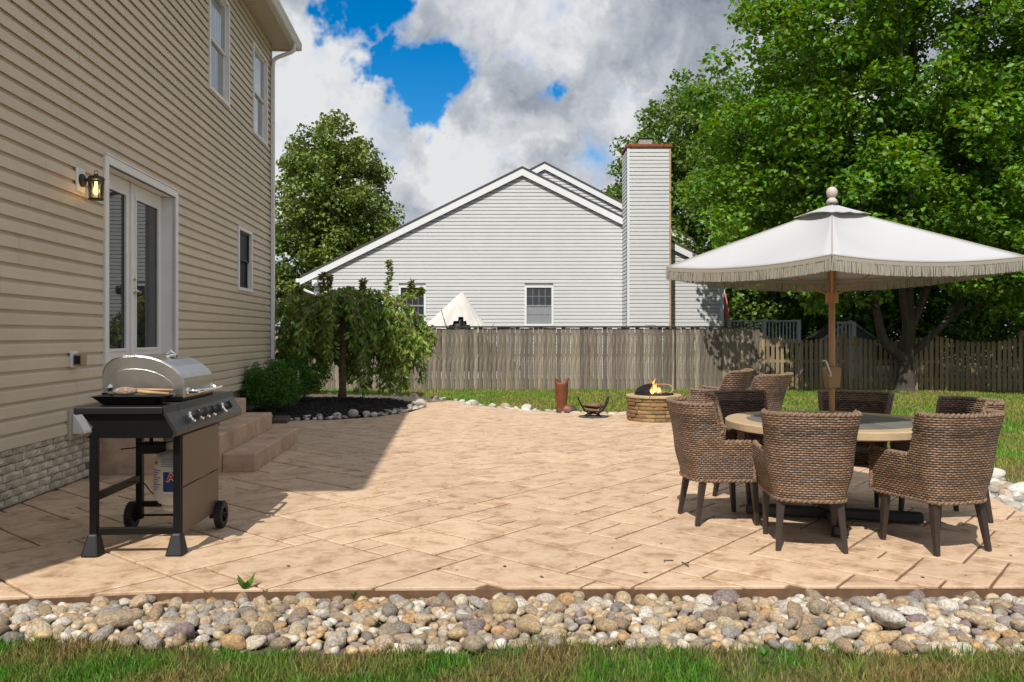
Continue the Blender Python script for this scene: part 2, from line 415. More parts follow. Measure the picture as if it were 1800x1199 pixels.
M('steel_black', (.012, .012, .013), .35, spec=.4)
M('graphite', (.03, .029, .029), .34, metal=.3, var=.08, scale=3)
M('bronze_panel', (.115, .095, .075), .42, metal=.55, var=.08, scale=3)
M('chrome', (.8, .8, .8), .09, metal=1)
M('tank_white', (.62, .58, .50), .45, var=.12, scale=8)
M('label_blue', (.012, .03, .16), .5)
M('label_red', (.62, .03, .02), .5)
M('label_white', (.8, .8, .8), .5)
M('wood_handle', (.42, .25, .12), .6, var=.2, scale=14)
M('bristle', (.42, .30, .22), .9, var=.4, scale=60, bump=1, bscale=160)
M('boot', (.16, .045, .016), .5, var=.35, scale=7, bump=.4, bscale=20, col2=(.10, .025, .012), s2=6, thr=(.5, .7))
M('boot_sole', (.05, .035, .028), .6, var=.3, scale=12)
M('firestone', (.27, .165, .07), .85, var=.3, scale=6, rnd=.3, hue=.012, bump=.8, bscale=22, col2=(.16, .10, .055), s2=4.5, thr=(.5, .68), stretch=(1, 1, 3))
M('fire_cap', (.40, .29, .165), .8, var=.2, scale=7, rnd=.08, bump=.4, bscale=26)
M('mesh_black', (.03, .024, .02), .6, metal=.5, var=.3, scale=20)
M('log', (.17, .105, .06), .9, var=.4, scale=12, bump=.7, bscale=30)
M('mat_dark', (.06, .065, .07), .9)
M('tent', (.60, .57, .53), .85, var=.08, scale=3)
M('pink_cloth', (.62, .20, .20), .8)
M('shed_wall', (.20, .27, .29), .8)
M('deck_white', (.5, .53, .56), .6)
M('lantern_metal', (.03, .026, .024), .5, var=.2, scale=30)
M('tan_plastic', (.36, .27, .15), .5)
M('pvc', (.72, .72, .70), .4)
MATS['bulb'] = emis('bulb', (1.0, .62, .16), 5.0)
MATS['flame'] = emis('flame', (1.0, .36, .05), 2.0)
MATS['flame_core'] = emis('flame_core', (1.0, .72, .25), 4.0)
for _m in (MATS['flame'], MATS['flame_core']):          # flames are half see-through
    _nt = _m.node_tree; _t = _nt.nodes.new('ShaderNodeBsdfTransparent'); _x = _nt.nodes.new('ShaderNodeMixShader'); _x.inputs[0].default_value = .5
    _nt.links.new(_nt.nodes['Principled BSDF'].outputs[0], _x.inputs[1]); _nt.links.new(_t.outputs[0], _x.inputs[2]); _nt.links.new(_x.outputs[0], _nt.nodes['Material Output'].inputs[0])
MATS['lamp_glass'] = glass('lamp_glass', (.93, .9, .82), .03, .08)
MATS['glass_reflective'] = M('glass_reflective', (.05, .055, .06), .02, metal=.62, spec=.8)
MATS['glass_upper'] = M('glass_upper', (.34, .38, .42), .05, metal=.55, spec=.8, var=.25, scale=3, stretch=(1, 5, .4))

def patio_material():
    m = bpy.data.materials.new('patio_stone'); m.use_nodes = True; nt = m.node_tree; N = nt.nodes; L = nt.links; b = N['Principled BSDF']
    g = N.new('ShaderNodeNewGeometry'); oi = N.new('ShaderNodeObjectInfo')
    mp = N.new('ShaderNodeMapping'); mp.inputs['Rotation'].default_value = (0, 0, math.radians(-20)); mp.inputs['Scale'].default_value = (1.1, 1.35, 1); L.new(g.outputs['Position'], mp.inputs['Vector'])
    def noise(vec, sc, det, ro, dist=0):
        n = N.new('ShaderNodeTexNoise'); n.inputs['Scale'].default_value = sc; n.inputs['Detail'].default_value = det; n.inputs['Roughness'].default_value = ro; n.inputs['Distortion'].default_value = dist
        L.new(vec, n.inputs['Vector']); return n.outputs['Fac']
    r = N.new('ShaderNodeValToRGB'); L.new(noise(mp.outputs[0], 4.2, 8, .72, .5), r.inputs[0]); e = r.color_ramp.elements
    e[0].position = .30; e[0].color = (.63, .46, .32, 1); e[1].position = .74; e[1].color = (.22, .125, .075, 1)
    q = e.new(.50); q.color = (.56, .395, .262, 1); q = e.new(.585); q.color = (.45, .295, .18, 1)
    st = N.new('ShaderNodeMapRange'); L.new(noise(mp.outputs[0], 16, 6, .7, .8), st.inputs[0]); st.inputs[1].default_value = .3; st.inputs[2].default_value = .7; st.inputs[3].default_value = .84; st.inputs[4].default_value = 1.10
    ob = N.new('ShaderNodeMapRange'); L.new(oi.outputs['Random'], ob.inputs[0]); ob.inputs[3].default_value = .92; ob.inputs[4].default_value = 1.06
    mu = N.new('ShaderNodeMath'); mu.operation = 'MULTIPLY'; L.new(st.outputs[0], mu.inputs[0]); L.new(ob.outputs[0], mu.inputs[1])
    h = N.new('ShaderNodeHueSaturation'); L.new(r.outputs[0], h.inputs['Color']); L.new(mu.outputs[0], h.inputs['Value']); L.new(h.outputs[0], b.inputs['Base Color'])
    b.inputs['Roughness'].default_value = .62; b.inputs['Specular IOR Level'].default_value = .4
    bp = N.new('ShaderNodeBump'); bp.inputs['Strength'].default_value = .55; bp.inputs['Distance'].default_value = .012; L.new(noise(mp.outputs[0], 6, 9, .62, .9), bp.inputs['Height']); L.new(bp.outputs[0], b.inputs['Normal'])
    MATS['patio_stone'] = m
patio_material()
def wicker(name, base, dark, row=.021, stake=.034):
    m = bpy.data.materials.new(name); m.use_nodes = True; nt = m.node_tree; N = nt.nodes; L = nt.links; b = N['Principled BSDF']
    uv = N.new('ShaderNodeUVMap'); sp = N.new('ShaderNodeSeparateXYZ'); L.new(uv.outputs[0], sp.inputs[0])
    def mt(op, a, c=None, clamp=False):
        n = N.new('ShaderNodeMath'); n.operation = op; n.use_clamp = clamp
        for i, q in enumerate((a, c)):
            if q is None: continue
            if isinstance(q, (int, float)): n.inputs[i].default_value = q
            else: L.new(q, n.inputs[i])
        return n.outputs[0]
    wob = N.new('ShaderNodeTexNoise'); wob.inputs['Scale'].default_value = 26; L.new(uv.outputs[0], wob.inputs['Vector'])
    vv = mt('ADD', mt('DIVIDE', sp.outputs[1], row), mt('MULTIPLY', mt('SUBTRACT', wob.outputs['Fac'], .5), .7))
    idx = mt('FLOOR', vv); fr = mt('FRACT', vv)
    par = mt('MULTIPLY', mt('MODULO', mt('ABSOLUTE', idx), 2.0), .5)
    uu = mt('ADD', mt('DIVIDE', sp.outputs[0], stake), par); fu = mt('FRACT', uu)
    sv = mt('SINE', mt('MULTIPLY', fr, math.pi)); su = mt('SINE', mt('MULTIPLY', fu, math.pi))
    hgt = mt('MULTIPLY', mt('POWER', sv, 1.5), mt('ADD', .15, mt('MULTIPLY', .85, mt('POWER', su, .6))))
    wn_ = N.new('ShaderNodeTexWhiteNoise'); wn_.noise_dimensions = '2D'
    cb = N.new('ShaderNodeCombineXYZ'); L.new(mt('FLOOR', uu), cb.inputs[0]); L.new(idx, cb.inputs[1]); L.new(cb.outputs[0], wn_.inputs['Vector'])
    wr = N.new('ShaderNodeTexWhiteNoise'); wr.noise_dimensions = '1D'; L.new(mt('FLOOR', mt('DIVIDE', idx, 4.0)), wr.inputs['W'])
    tone = mt('ADD', .18, mt('ADD', mt('MULTIPLY', wn_.outputs['Value'], .5), mt('MULTIPLY', wr.outputs['Value'], .55)))
    k = mt('MULTIPLY', tone, mt('ADD', .12, mt('MULTIPLY', .95, hgt)))
    mx = N.new('ShaderNodeMix'); mx.data_type = 'RGBA'; L.new(k, mx.inputs[0]); mx.inputs[6].default_value = (*dark, 1); mx.inputs[7].default_value = (*base, 1)
    L.new(mx.outputs[2], b.inputs['Base Color']); b.inputs['Roughness'].default_value = .48; b.inputs['Specular IOR Level'].default_value = .35
    bp = N.new('ShaderNodeBump'); bp.inputs['Strength'].default_value = .9; bp.inputs['Distance'].default_value = .012; L.new(hgt, bp.inputs['Height']); L.new(bp.outputs[0], b.inputs['Normal'])
    MATS[name] = m; return m
wicker('wicker', (.40, .25, .155), (.014, .010, .008), .0155, .036)
wicker('wicker_lounge', (.30, .19, .13), (.03, .02, .016), .03, .045)
M('braid', (.25, .16, .10), .5, var=.45, scale=55, bump=1.0, bscale=70)
def cloth_mat(name, col, trans=.3):
    m = M(name, col, .85, var=.03, scale=3, bump=.06, bscale=300, col2=tuple(c * .93 for c in col), s2=1.5)
    nt = m.node_tree; b = nt.nodes['Principled BSDF']; t = nt.nodes.new('ShaderNodeBsdfTranslucent'); t.inputs[0].default_value = (col[0], col[1] * .95, col[2] * .86, 1)
    mx = nt.nodes.new('ShaderNodeMixShader'); mx.inputs[0].default_value = trans
    nt.links.new(b.outputs[0], mx.inputs[1]); nt.links.new(t.outputs[0], mx.inputs[2]); nt.links.new(mx.outputs[0], nt.nodes['Material Output'].inputs[0])
cloth_mat('canopy', (.50, .505, .515), .10)
cloth_mat('fringe', (.44, .41, .34), .2)
# ================================================================== THE SETTING
random.seed(7); RNG = np.random.default_rng(7)
# ---- lawn: one sheet out to the horizon
def make_lawn():
    xs = sorted(set([-400, -200, -100, -60] + [i * 1.0 for i in range(-40, 41)] + [60, 100, 200, 400]))
    ys = sorted(set([-100, -40, -15] + [i * 1.0 for i in range(-6, 46)] + [60, 90, 150, 300, 700]))
    b = MB(); vs = []
    for y in ys:
        for x in xs:
            z = lawn_z(y) + .02 * mnoise.noise(Vector((x * .35, y * .35, 0))) * (1 if y > 14.5 or x > 5.5 else 0)
            vs.append((x, y, z))
    n = len(xs)
    b.add(vs, [(j * n + i, j * n + i + 1, (j + 1) * n + i + 1, (j + 1) * n + i) for j in range(len(ys) - 1) for i in range(n - 1)])
    return tag(b.build('lawn', 'lawn_soil', smooth=True), kind='structure')
make_lawn()

# ---- patio: slab with stamped ashlar stones as real pieces
PATIO = [(-3.9, 4.10), (-3.2, 4.18), (-2.6, 4.27), (-1.9, 4.36), (-1.0, 4.41), (0.3, 4.43), (1.6, 4.44), (2.8, 4.44), (3.5, 4.52), (3.75, 4.9), (3.86, 5.6), (3.98, 6.3), (4.12, 7.0), (4.28, 7.7),
         (4.42, 8.6), (4.5, 9.6), (4.5, 10.8), (4.3, 12.2), (3.8, 13.4), (3.0, 14.05), (1.99, 14.15), (1.3, 14.2), (.82, 14.35), (.33, 14.75), (-.35, 15.4), (-.9, 16.0), (-1.25, 16.9), (-2.0, 17.9),
         (-3.4, 18.6), (-5.2, 18.9), (-7.2, 19.0), (-7.2, 17.9), (-5.0, 17.75), (-3.5, 17.35), (-2.4, 16.75), (-1.85, 16.1), (-1.66, 15.4), (-1.85, 14.4), (-2.3, 13.6), (-2.9, 13.15), (-3.7, 12.95), (-4.47, 12.9)]
def make_patio():
    root = tag(bpy.data.objects.new('patio', None), kind='structure'); COL.objects.link(root)
    b = MB(); b.prism(PATIO, -.13, -.014); base = b.build('slab', 'patio_joint', root)
    ang = math.radians(50); ca, sa = math.cos(ang), math.sin(ang); g = .215
    rg = random.Random(11); N = 76
    occ = set(); stones = []
    sizes = [(4, 2), (2, 4), (3, 2), (2, 3), (3, 3), (2, 2), (4, 3), (3, 4), (2, 1), (1, 2), (5, 2)]
    wts = [5, 5, 5, 5, 3, 4, 3, 3, 1.5, 1.5, 1.5]
    for j in range(-N, N):
        for i in range(-N, N):
            if (i, j) in occ: continue
            cx, cy = i * g, j * g; wx, wy = ca * cx - sa * cy + 0, sa * cx + ca * cy + 10
            if not (-8 < wx < 6 and 3.5 < wy < 20): continue
            opts = list(range(len(sizes))); pick = None
            for _ in range(9):
                k = rg.choices(opts, wts)[0]; w, h = sizes[k]
                if all((i + a, j + c) not in occ for a in range(w) for c in range(h)): pick = (w, h); break
            if pick is None: pick = (1, 1)
            w, h = pick
            for a in range(w):
                for c in range(h): occ.add((i + a, j + c))
            gap = .008
            rect = [(i * g + gap, j * g + gap), ((i + w) * g - gap, j * g + gap), ((i + w) * g - gap, (j + h) * g - gap), (i * g + gap, (j + h) * g - gap)]
            rect = [(ca * x - sa * y, sa * x + ca * y + 10) for x, y in rect]
            poly = clip_conv(PATIO, rect)
            if len(poly) < 3: continue
            A = abs(sum(poly[k - 1][0] * poly[k][1] - poly[k][0] * poly[k - 1][1] for k in range(len(poly)))) / 2
            if A < .004: continue
            cxy = (sum(p[0] for p in poly) / len(poly), sum(p[1] for p in poly) / len(poly))
            stones.append((cxy, poly))
    # worn stamped stone: joint edge slightly ragged, top a little crowned
    def stone_geo(b, cxy, poly, off=(0, 0)):
        P = []
        for k in range(len(poly)):
            a = Vector(poly[k]); c = Vector(poly[(k + 1) % len(poly)]); L = (c - a).length
            m = max(1, int(L / .13))
            for q in range(m):
                p = a + (c - a) * (q / m)
                if q: p += Vector((mnoise.noise(Vector((p.x * 9, p.y * 9, 1))), mnoise.noise(Vector((p.x * 9, p.y * 9, 5))))) * .006
                P.append(p)
        if len(P) < 3: return
        n = len(P); vs = []
        c = Vector(cxy)
        for p in P: vs.append((p.x - off[0], p.y - off[1], -.0165))
        for p in P: vs.append((p.x - off[0], p.y - off[1], -.004 + .0015 * mnoise.noise(Vector((p.x * 4, p.y * 4, 0)))))
        for p in P:
            d = c - p; q = p + d.normalized() * min(.016, d.length * .3); vs.append((q.x - off[0], q.y - off[1], .0015 * mnoise.noise(Vector((q.x * 4, q.y * 4, 0)))))
        fs = [(i, (i + 1) % n, n + (i + 1) % n, n + i) for i in range(n)] + [(n + i, n + (i + 1) % n, 2 * n + (i + 1) % n, 2 * n + i) for i in range(n)] + [tuple(range(2 * n, 3 * n))]
        b.add(vs, fs)
    vis = sorted(stones, key=lambda s: (s[0][1] if abs(s[0][0]) < .66 * s[0][1] + .2 else s[0][1] + 30))
    for cxy, poly in vis[:300]:
        b = MB(); stone_geo(b, cxy, poly, cxy); b.build('paver', 'patio_stone', root, loc=(cxy[0], cxy[1], 0))
    b = MB()
    for cxy, poly in vis[300:]: stone_geo(b, cxy, poly)
    tag(b.build('far_pavers', 'patio_stone', root), kind='stuff')
make_patio()

# ---- mulch bed ground
BED = [(-4.47, 12.97), (-3.7, 13.05), (-2.95, 13.25), (-2.4, 13.7), (-1.98, 14.45), (-1.8, 15.4), (-1.97, 16.0), (-2.5, 16.62), (-3.55, 17.2), (-5.0, 17.6), (-6.4, 17.7), (-6.4, 15.9), (-4.75, 15.9), (-4.69, 15.86)]
def bed_z(x, y):
    return .02 + .07 * max(0, 1 - ((x + 3.5) / 1.9) ** 2) * max(0, 1 - ((y - 15.2) / 2.4) ** 2)
def make_bed():
    b = MB(); st = .14; xs = np.arange(-6.5, -1.6, st); ys = np.arange(12.8, 17.9, st); idx = {}
    for yi, y in enumerate(ys):
        for xi, x in enumerate(xs):
            if inpoly(x, y, BED):
                idx[(xi, yi)] = len(b.v); b.v.append((float(x), float(y), bed_z(x, y) + .012 * mnoise.noise(Vector((x * 6, y * 6, 0)))))
    for (xi, yi) in idx:
        q = [(xi, yi), (xi + 1, yi), (xi + 1, yi + 1), (xi, yi + 1)]
        if all(k in idx for k in q): b.f.append(tuple(idx[k] for k in q))
    tag(b.build('mulch_bed', 'mulch', smooth=True), kind='structure')
    rg = random.Random(3); b = MB()
    for _ in range(5200):
        x, y = rg.uniform(-6.2, -1.7), rg.uniform(12.9, 17.6)
        if not inpoly(x, y, BED): continue
        a = rg.uniform(0, math.pi); l = rg.uniform(.02, .06); z = bed_z(x, y) + rg.uniform(.004, .02)
        b.beam((x - l * math.cos(a), y - l * math.sin(a), z), (x + l * math.cos(a), y + l * math.sin(a), z + rg.uniform(-.01, .018)), rg.uniform(.012, .028), .007)
    tag(b.build('mulch_chips', 'mulch_chip'), 'loose black bark mulch under the weeping tree', 'mulch', kind='stuff')
make_bed()

# ================================================================== THE HOUSE ON THE LEFT
WA = math.atan(.074); HO = Vector((-3.69, 2.0, 0))
HR = Matrix.Rotation(WA, 4, 'Z')
def hw(n, u, z): return HO + (HR @ Vector((n, u, 0))).to_3d() + Vector((0, 0, z))
def wu(px): return (5029.6 / (795 - px) - 2) * 1.00273
UEND = 13.75; ZS0, ZS1 = .48, 7.03; CRS = (ZS1 - ZS0) / 53
house = thing('house', 'two storey house in tan horizontal siding with white trimmed doors and windows', 'house', HO, WA)
OPEN = {'door': (6.17, 8.34, .80, 3.21), 'w1': (9.70, 10.76, 4.95, 6.59), 'w2': (12.29, 13.37, 4.95, 6.59), 'w3': (11.29, 12.20, 2.12, 3.18)}
b = MB(); b.box(-9, -.24, 0, UEND, -.15, 7.1)
b.box(-.24, -.012, 0, UEND, -.15, .47)                                   # foundation wall behind the stone
b.box(-.24, -.004, 0, 6.1, .47, 7.05); b.box(-.24, -.004, 8.4, 9.66, .47, 7.05)
b.box(-.24, -.004, 10.80, 11.25, .47, 7.05); b.box(-.24, -.004, 13.41, UEND, .47, 7.05); b.box(-.24, -.004, 12.24, 12.27, .47, 7.05)
b.box(-.24, -.004, 6.1, 8.4, 3.26, 7.05); b.box(-.24, -.004, 6.1, 8.4, .47, .78)
for k in ('w1', 'w2', 'w3'):
    u0, u1, z0, z1 = OPEN[k]; b.box(-.24, -.0045, u0 - .04, u1 + .04, z1 + .03, 7.049); b.box(-.24, -.0045, u0 - .04, u1 + .04, .471, z0 - .03)
b.build('wall_core', 'core', house)
# siding: every dutch-lap panel (two courses) is its own piece, cut round the openings
def prof(t):            # offset from the wall over one course, t = 0..1 bottom to top
    return .027 - .003 * t / .60 if t < .60 else .024 - .0215 * smooth01(.60, .82, t)
def siding_piece(ua, ub, z0, zlo, zhi, b):
    ts = [0, .3, .58, .60, .64, .68, .72, .76, .80, .9, 1.0]
    zs = sorted(set([zlo, zhi] + [z0 + t * CRS for t in ts if zlo < z0 + t * CRS < zhi]))
    P = [(prof((z - z0) / CRS), z) for z in zs]
    if zlo <= z0 + 1e-6: P = [(.0012, z0 + .010), (.016, z0 + .010), (.0175, z0 - .007), (.0275, z0 - .0065)] + P[1:]
    vs = []
    for u in (ua, ub):
        for n, z in P: vs.append((n, u, z))
    m = len(P); b.add(vs, [(i, m + i, m + i + 1, i + 1) for i in range(m - 1)])
for r in range(27):
    zr0 = ZS0 + 2 * r * CRS; nc = 2 if r < 26 else 1
    zr1 = zr0 + nc * CRS
    br = [0.0, UEND - .05]; off = (r * 1.37 + .55 * (r % 3)) % 3.66
    x = off
    while x < UEND - .3:
        if x > .3: br.append(x)
        x += 3.66
    hit = [o for o in OPEN.values() if o[2] < zr1 - .001 and o[3] > zr0 + .001]
    for o in hit: br += [o[0], o[1]]
    br = sorted(set(br))
    for ua, ub in zip(br[:-1], br[1:]):
        if ub - ua < .02: continue
        b = MB(); um = (ua + ub) / 2
        for c in range(nc):
            z0 = zr0 + c * CRS; segs = [(z0, z0 + CRS)]
            for o in hit:
                if o[0] - .001 < um < o[1] + .001:
                    ns = []
                    for a_, c_ in segs:
                        if o[2] > a_: ns.append((a_, min(c_, o[2])))
                        if o[3] < c_: ns.append((max(a_, o[3]), c_))
                    segs = [q for q in ns if q[1] - q[0] > .002]
            for a_, c_ in segs: siding_piece(ua + .0015, ub - .0015, z0, a_, c_, b)
        if b.v: b.build('siding_panel', 'siding_tan', house)
b = MB(); b.box(-.02, .036, UEND - .05, UEND + .03, .40, 7.03); b.box(-9, -.02, UEND + .002, UEND + .03, .40, 7.03); b.build('corner_board', 'trim_tan', house, bevel=.004)
# foundation stones
found = MB(); found.box(-.03, -.010, .2, UEND - .01, -.1, .479)
found = found.build('foundation', 'mortar', house)
def rough_block(L, H, seed, depth=.02):
    rg = random.Random(seed); nx, nz = 6, 3; vs = []; b = MB()
    for j in range(nz + 1):
        for i in range(nx + 1):
            e = i in (0, nx) or j in (0, nz)
            vs.append((depth * (.45 if e else rg.uniform(.6, 1.1)), L * (i / nx - .5) + (0 if i in (0, nx) else rg.uniform(-.01, .01)), H * (j / nz - .5) + (rg.uniform(-.003, .003))))
    for j in range(nz + 1):
        for i in range(nx + 1):
            if i in (0, nx) or j in (0, nz): pass
    b.add(vs, [(j * (nx + 1) + i, j * (nx + 1) + i + 1, (j + 1) * (nx + 1) + i + 1, (j + 1) * (nx + 1) + i) for j in range(nz) for i in range(nx)])
    bx = [(-.01, -L / 2, -H / 2), (-.01, L / 2, -H / 2), (-.01, L / 2, H / 2), (-.01, -L / 2, H / 2)]
    rim = [i for i in range(nx + 1)] + [(j + 1) * (nx + 1) - 1 for j in range(1, nz + 1)] + [nz * (nx + 1) + i for i in range(nx - 1, -1, -1)] + [j * (nx + 1) for j in range(nz - 1, 0, -1)]
    n0 = len(b.v)
    b.v.extend([(-.012, b.v[i][1], b.v[i][2]) for i in rim])
    m = len(rim)
    for k in range(m): b.f.append((rim[k], n0 + k, n0 + (k + 1) % m, rim[(k + 1) % m]))
    return b
blocks = {}
for L in (.16, .205, .25, .30):
    for s in range(3):
        o = rough_block(L - .009, .0605, int(L * 100) + s).build('brick', 'brick_stone', found, smooth=False); blocks[(L, s)] = o.data
        bpy.data.objects.remove(o)
rg = random.Random(5)
for (ua, ub) in ((3.7, 5.93), (8.36, 10.9)):
    for row in range(7):
        u = ua + (0 if row % 2 else -.11)
        while u < ub:
            L = rg.choice((.16, .205, .205, .25, .30)); L = min(L, .30)
            if u + L > ub:
                L = .16
                if u + L > ub + .02: break
            inst('brick', blocks[(L, rg.randrange(3))], found, (rg.uniform(-.003, .003), u + L / 2, .012 + .0335 + row * .0672))
            u += L
# windows and french door
def window(o, up=True):
    u0, u1, z0, z1 = o; t = .055
    b = MB(); b.box(-.1, .044, u0, u0 + t, z0, z1); b.box(-.1, .044, u1 - t, u1, z0, z1)
    b.box(-.1, .0435, u0 + t, u1 - t, z1 - t, z1); b.box(-.1, .047, u0 + t, u1 - t, z0, z0 + t)
    w = b.build('window', 'trim_white', house, bevel=.005)
    zm = (z0 + z1) / 2
    for (a, c, nn) in ((zm - .02, z1 - t, -.035), (z0 + t, zm + .02, -.06)):
        s = MB(); f = .035
        s.box(nn, nn + .03, u0 + t + .002, u0 + t + f, a, c); s.box(nn, nn + .03, u1 - t - f, u1 - t - .002, a, c)
        s.box(nn, nn + .0295, u0 + t + f, u1 - t - f, a, a + f); s.box(nn, nn + .0295, u0 + t + f, u1 - t - f, c - f, c)
        s.build('sash', 'trim_white' if up else 'plastic_black', w, bevel=.003)
        p = MB(); p.box(nn + .008, nn + .014, u0 + t + f - .004, u1 - t - f + .004, a + f - .004, c - f + .004); p.build('pane', 'glass_upper' if up else 'screen', w)
window(OPEN['w1']); window(OPEN['w2']); window(OPEN['w3'], False)
u0, u1, z0, z1 = OPEN['door']
b = MB(); t = .085
b.box(-.01, .046, u0, u0 + t, z0, z1); b.box(-.01, .046, u1 - t, u1, z0, z1); b.box(-.01, .0455, u0 + t, u1 - t, z1 - t, z1)
b.box(-.20, .030, u0 + t - .03, u0 + t, z0, z1 - t); b.box(-.20, .030, u1 - t, u1 - t + .03, z0, z1 - t); b.box(-.20, .029, u0 + t, u1 - t, z1 - t, z1 - t + .03)
b.box(-.005, .056, u0 - .01, u1 + .01, z1, z1 + .018)
door = b.build('french_door', 'trim_white', house, bevel=.006)
b = MB(); b.box(-.2, .06, u0 + t, u1 - t, .80, .93); b.build('threshold', 'concrete_brown', door, bevel=.005)
umid = (u0 + u1) / 2; ND = -.175
for k, (a, c) in enumerate(((u0 + t + .004, umid - .004), (umid + .004, u1 - t - .004))):
    st, tr, brl, zz0, zz1 = .125, .15, .27, .94, z1 - t - .005
    s = MB(); s.box(ND, ND + .045, a, a + st, zz0, zz1); s.box(ND, ND + .045, c - st, c, zz0, zz1)
    s.box(ND, ND + .0445, a + st, c - st, zz1 - tr, zz1); s.box(ND, ND + .0445, a + st, c - st, zz0, zz0 + brl)
    # raised glazing bead
    g0, g1, h0, h1 = a + st, c - st, zz0 + brl, zz1 - tr
    for (p0, p1, q0, q1) in ((g0 - .012, g0 + .022, h0 - .012, h1 + .012), (g1 - .022, g1 + .012, h0 - .012, h1 + .012)): s.box(ND + .03, ND + .058, p0, p1, q0, q1)
    s.box(ND + .03, ND + .0575, g0 + .022, g1 - .022, h0 - .012, h0 + .022); s.box(ND + .03, ND + .0575, g0 + .022, g1 - .022, h1 - .022, h1 + .012)
    s.build('door_leaf', 'trim_white', door, bevel=.004)
    p = MB(); p.box(ND + .018, ND + .028, g0 + .0, g1 - .0, h0, h1); p.build('pane', 'glass_reflective', door)
s = MB(); s.box(ND + .044, ND + .066, umid - .028, umid + .028, .94, z1 - t - .006); s.build('astragal', 'trim_white', door, bevel=.006)
s = MB(); uh = umid + .066
s.lathe([(.034, 0), (.034, .012), (.026, .02), (.018, .035), (.018, .05)], (ND + .045, uh, 1.885), 14, 'x')
s.tube([(ND + .088, uh, 1.885), (ND + .095, uh + .02, 1.885), (ND + .095, uh + .07, 1.882), (ND + .092, uh + .125, 1.878)], [.013, .012, .010, .008], 8)
s.build('lever_handle', 'brushed_nickel', door, smooth=True)
s = MB(); s.lathe([(.032, 0), (.032, .015), (.024, .024), (.012, .026)], (ND + .045, uh, 2.03), 14, 'x'); s.box(ND + .07, ND + .084, uh - .02, uh + .02, 2.022, 2.038)
s.build('deadbolt', 'brushed_nickel', door)
# eave, gutter, downspout, roof
b = MB()
u = -.3
while u < UEND + .28:
    b.box(.002, .405, u + .004, min(u + .15, UEND + .28), 7.032, 7.05); u += .154
b.box(-.2, .405, -.3, UEND + .28, 7.0505, 7.06); b.build('soffit', 'soffit', house)
b = MB(); b.box(.406, .43, -.3, UEND + .28, 7.0, 7.19); b.box(-4.6, .43, UEND + .281, UEND + .30, 7.0, 7.2); b.build('fascia', 'gutter_white', house, bevel=.004)
g = [(.431, 7.015), (.50, 7.015), (.525, 7.04), (.535, 7.09), (.555, 7.12), (.555, 7.165), (.545, 7.165), (.545, 7.125), (.525, 7.095), (.515, 7.045), (.495, 7.027), (.443, 7.027), (.443, 7.16), (.431, 7.16)]
b = MB(); b.extrude(g, 'y', -.3, UEND + .30); b.box(.432, .55, UEND + .296, UEND + .306, 7.02, 7.16); b.build('gutter', 'gutter_white', house)
b = MB(); ud = UEND - .08
pts = catmull([(.48, ud, 7.02), (.475, ud, 6.95), (.43, ud, 6.87), (.15, ud + .02, 6.76), (.075, ud + .03, 6.68), (.066, ud + .03, 6.55)], 5)
b.tube(pts, .038, 10); b.box(.03, .098, ud - .02, ud + .075, .22, 6.57); b.box(.024, .104, ud - .024, ud + .079, 4.2, 4.24); b.box(.024, .104, ud - .024, ud + .079, 1.6, 1.64)
b.build('downspout', 'trim_white', house, bevel=.01)
b = MB(); b.tube(catmull([(.03, UEND - .62, .80), (.10, UEND - .60, .80), (.12, UEND - .5, .80), (.13, UEND + .12, .79)], 5), .034, 10); b.build('drain_pipe', 'pvc', house, smooth=True)
b = MB(); s_ = .5
b.extrude([(.47, 7.185), (-4.5, 7.185 + 4.97 * s_), (-4.5, 7.25 + 4.97 * s_), (.47, 7.235)], 'y', -.35, UEND + .35)
b.extrude([(-9.5, 7.185), (-9.5, 7.235), (-4.501, 7.25 + 4.97 * s_), (-4.501, 7.185 + 4.97 * s_)], 'y', -.35, UEND + .35)
b.build('roof', 'roof_shingle', house)
b = MB(); b.extrude([(-.02, 7.1), (-9, 7.1), (-4.5, 9.35)], 'y', .0, UEND); b.build('gable_wall', 'siding_tan', house)

# ---- concrete steps
steps = thing('concrete_steps', 'brown stamped concrete steps leading up to the french door', 'steps', HO, WA)
for (n0, n1, z0, z1, ua, ub) in ((1.22, 1.55, -.01, .185, 6.05, 8.33), (.89, 1.22, -.01, .387, 6.03, 8.34), (.0, .89, -.01, .575, 5.97, 8.35), (.0, .40, .577, .79, 6.12, 8.34)):
    b = MB(); b.box(n0 + .003, n1, ua, ub, z0, z1); b.build('step', 'concrete_brown', steps, bevel=.016)

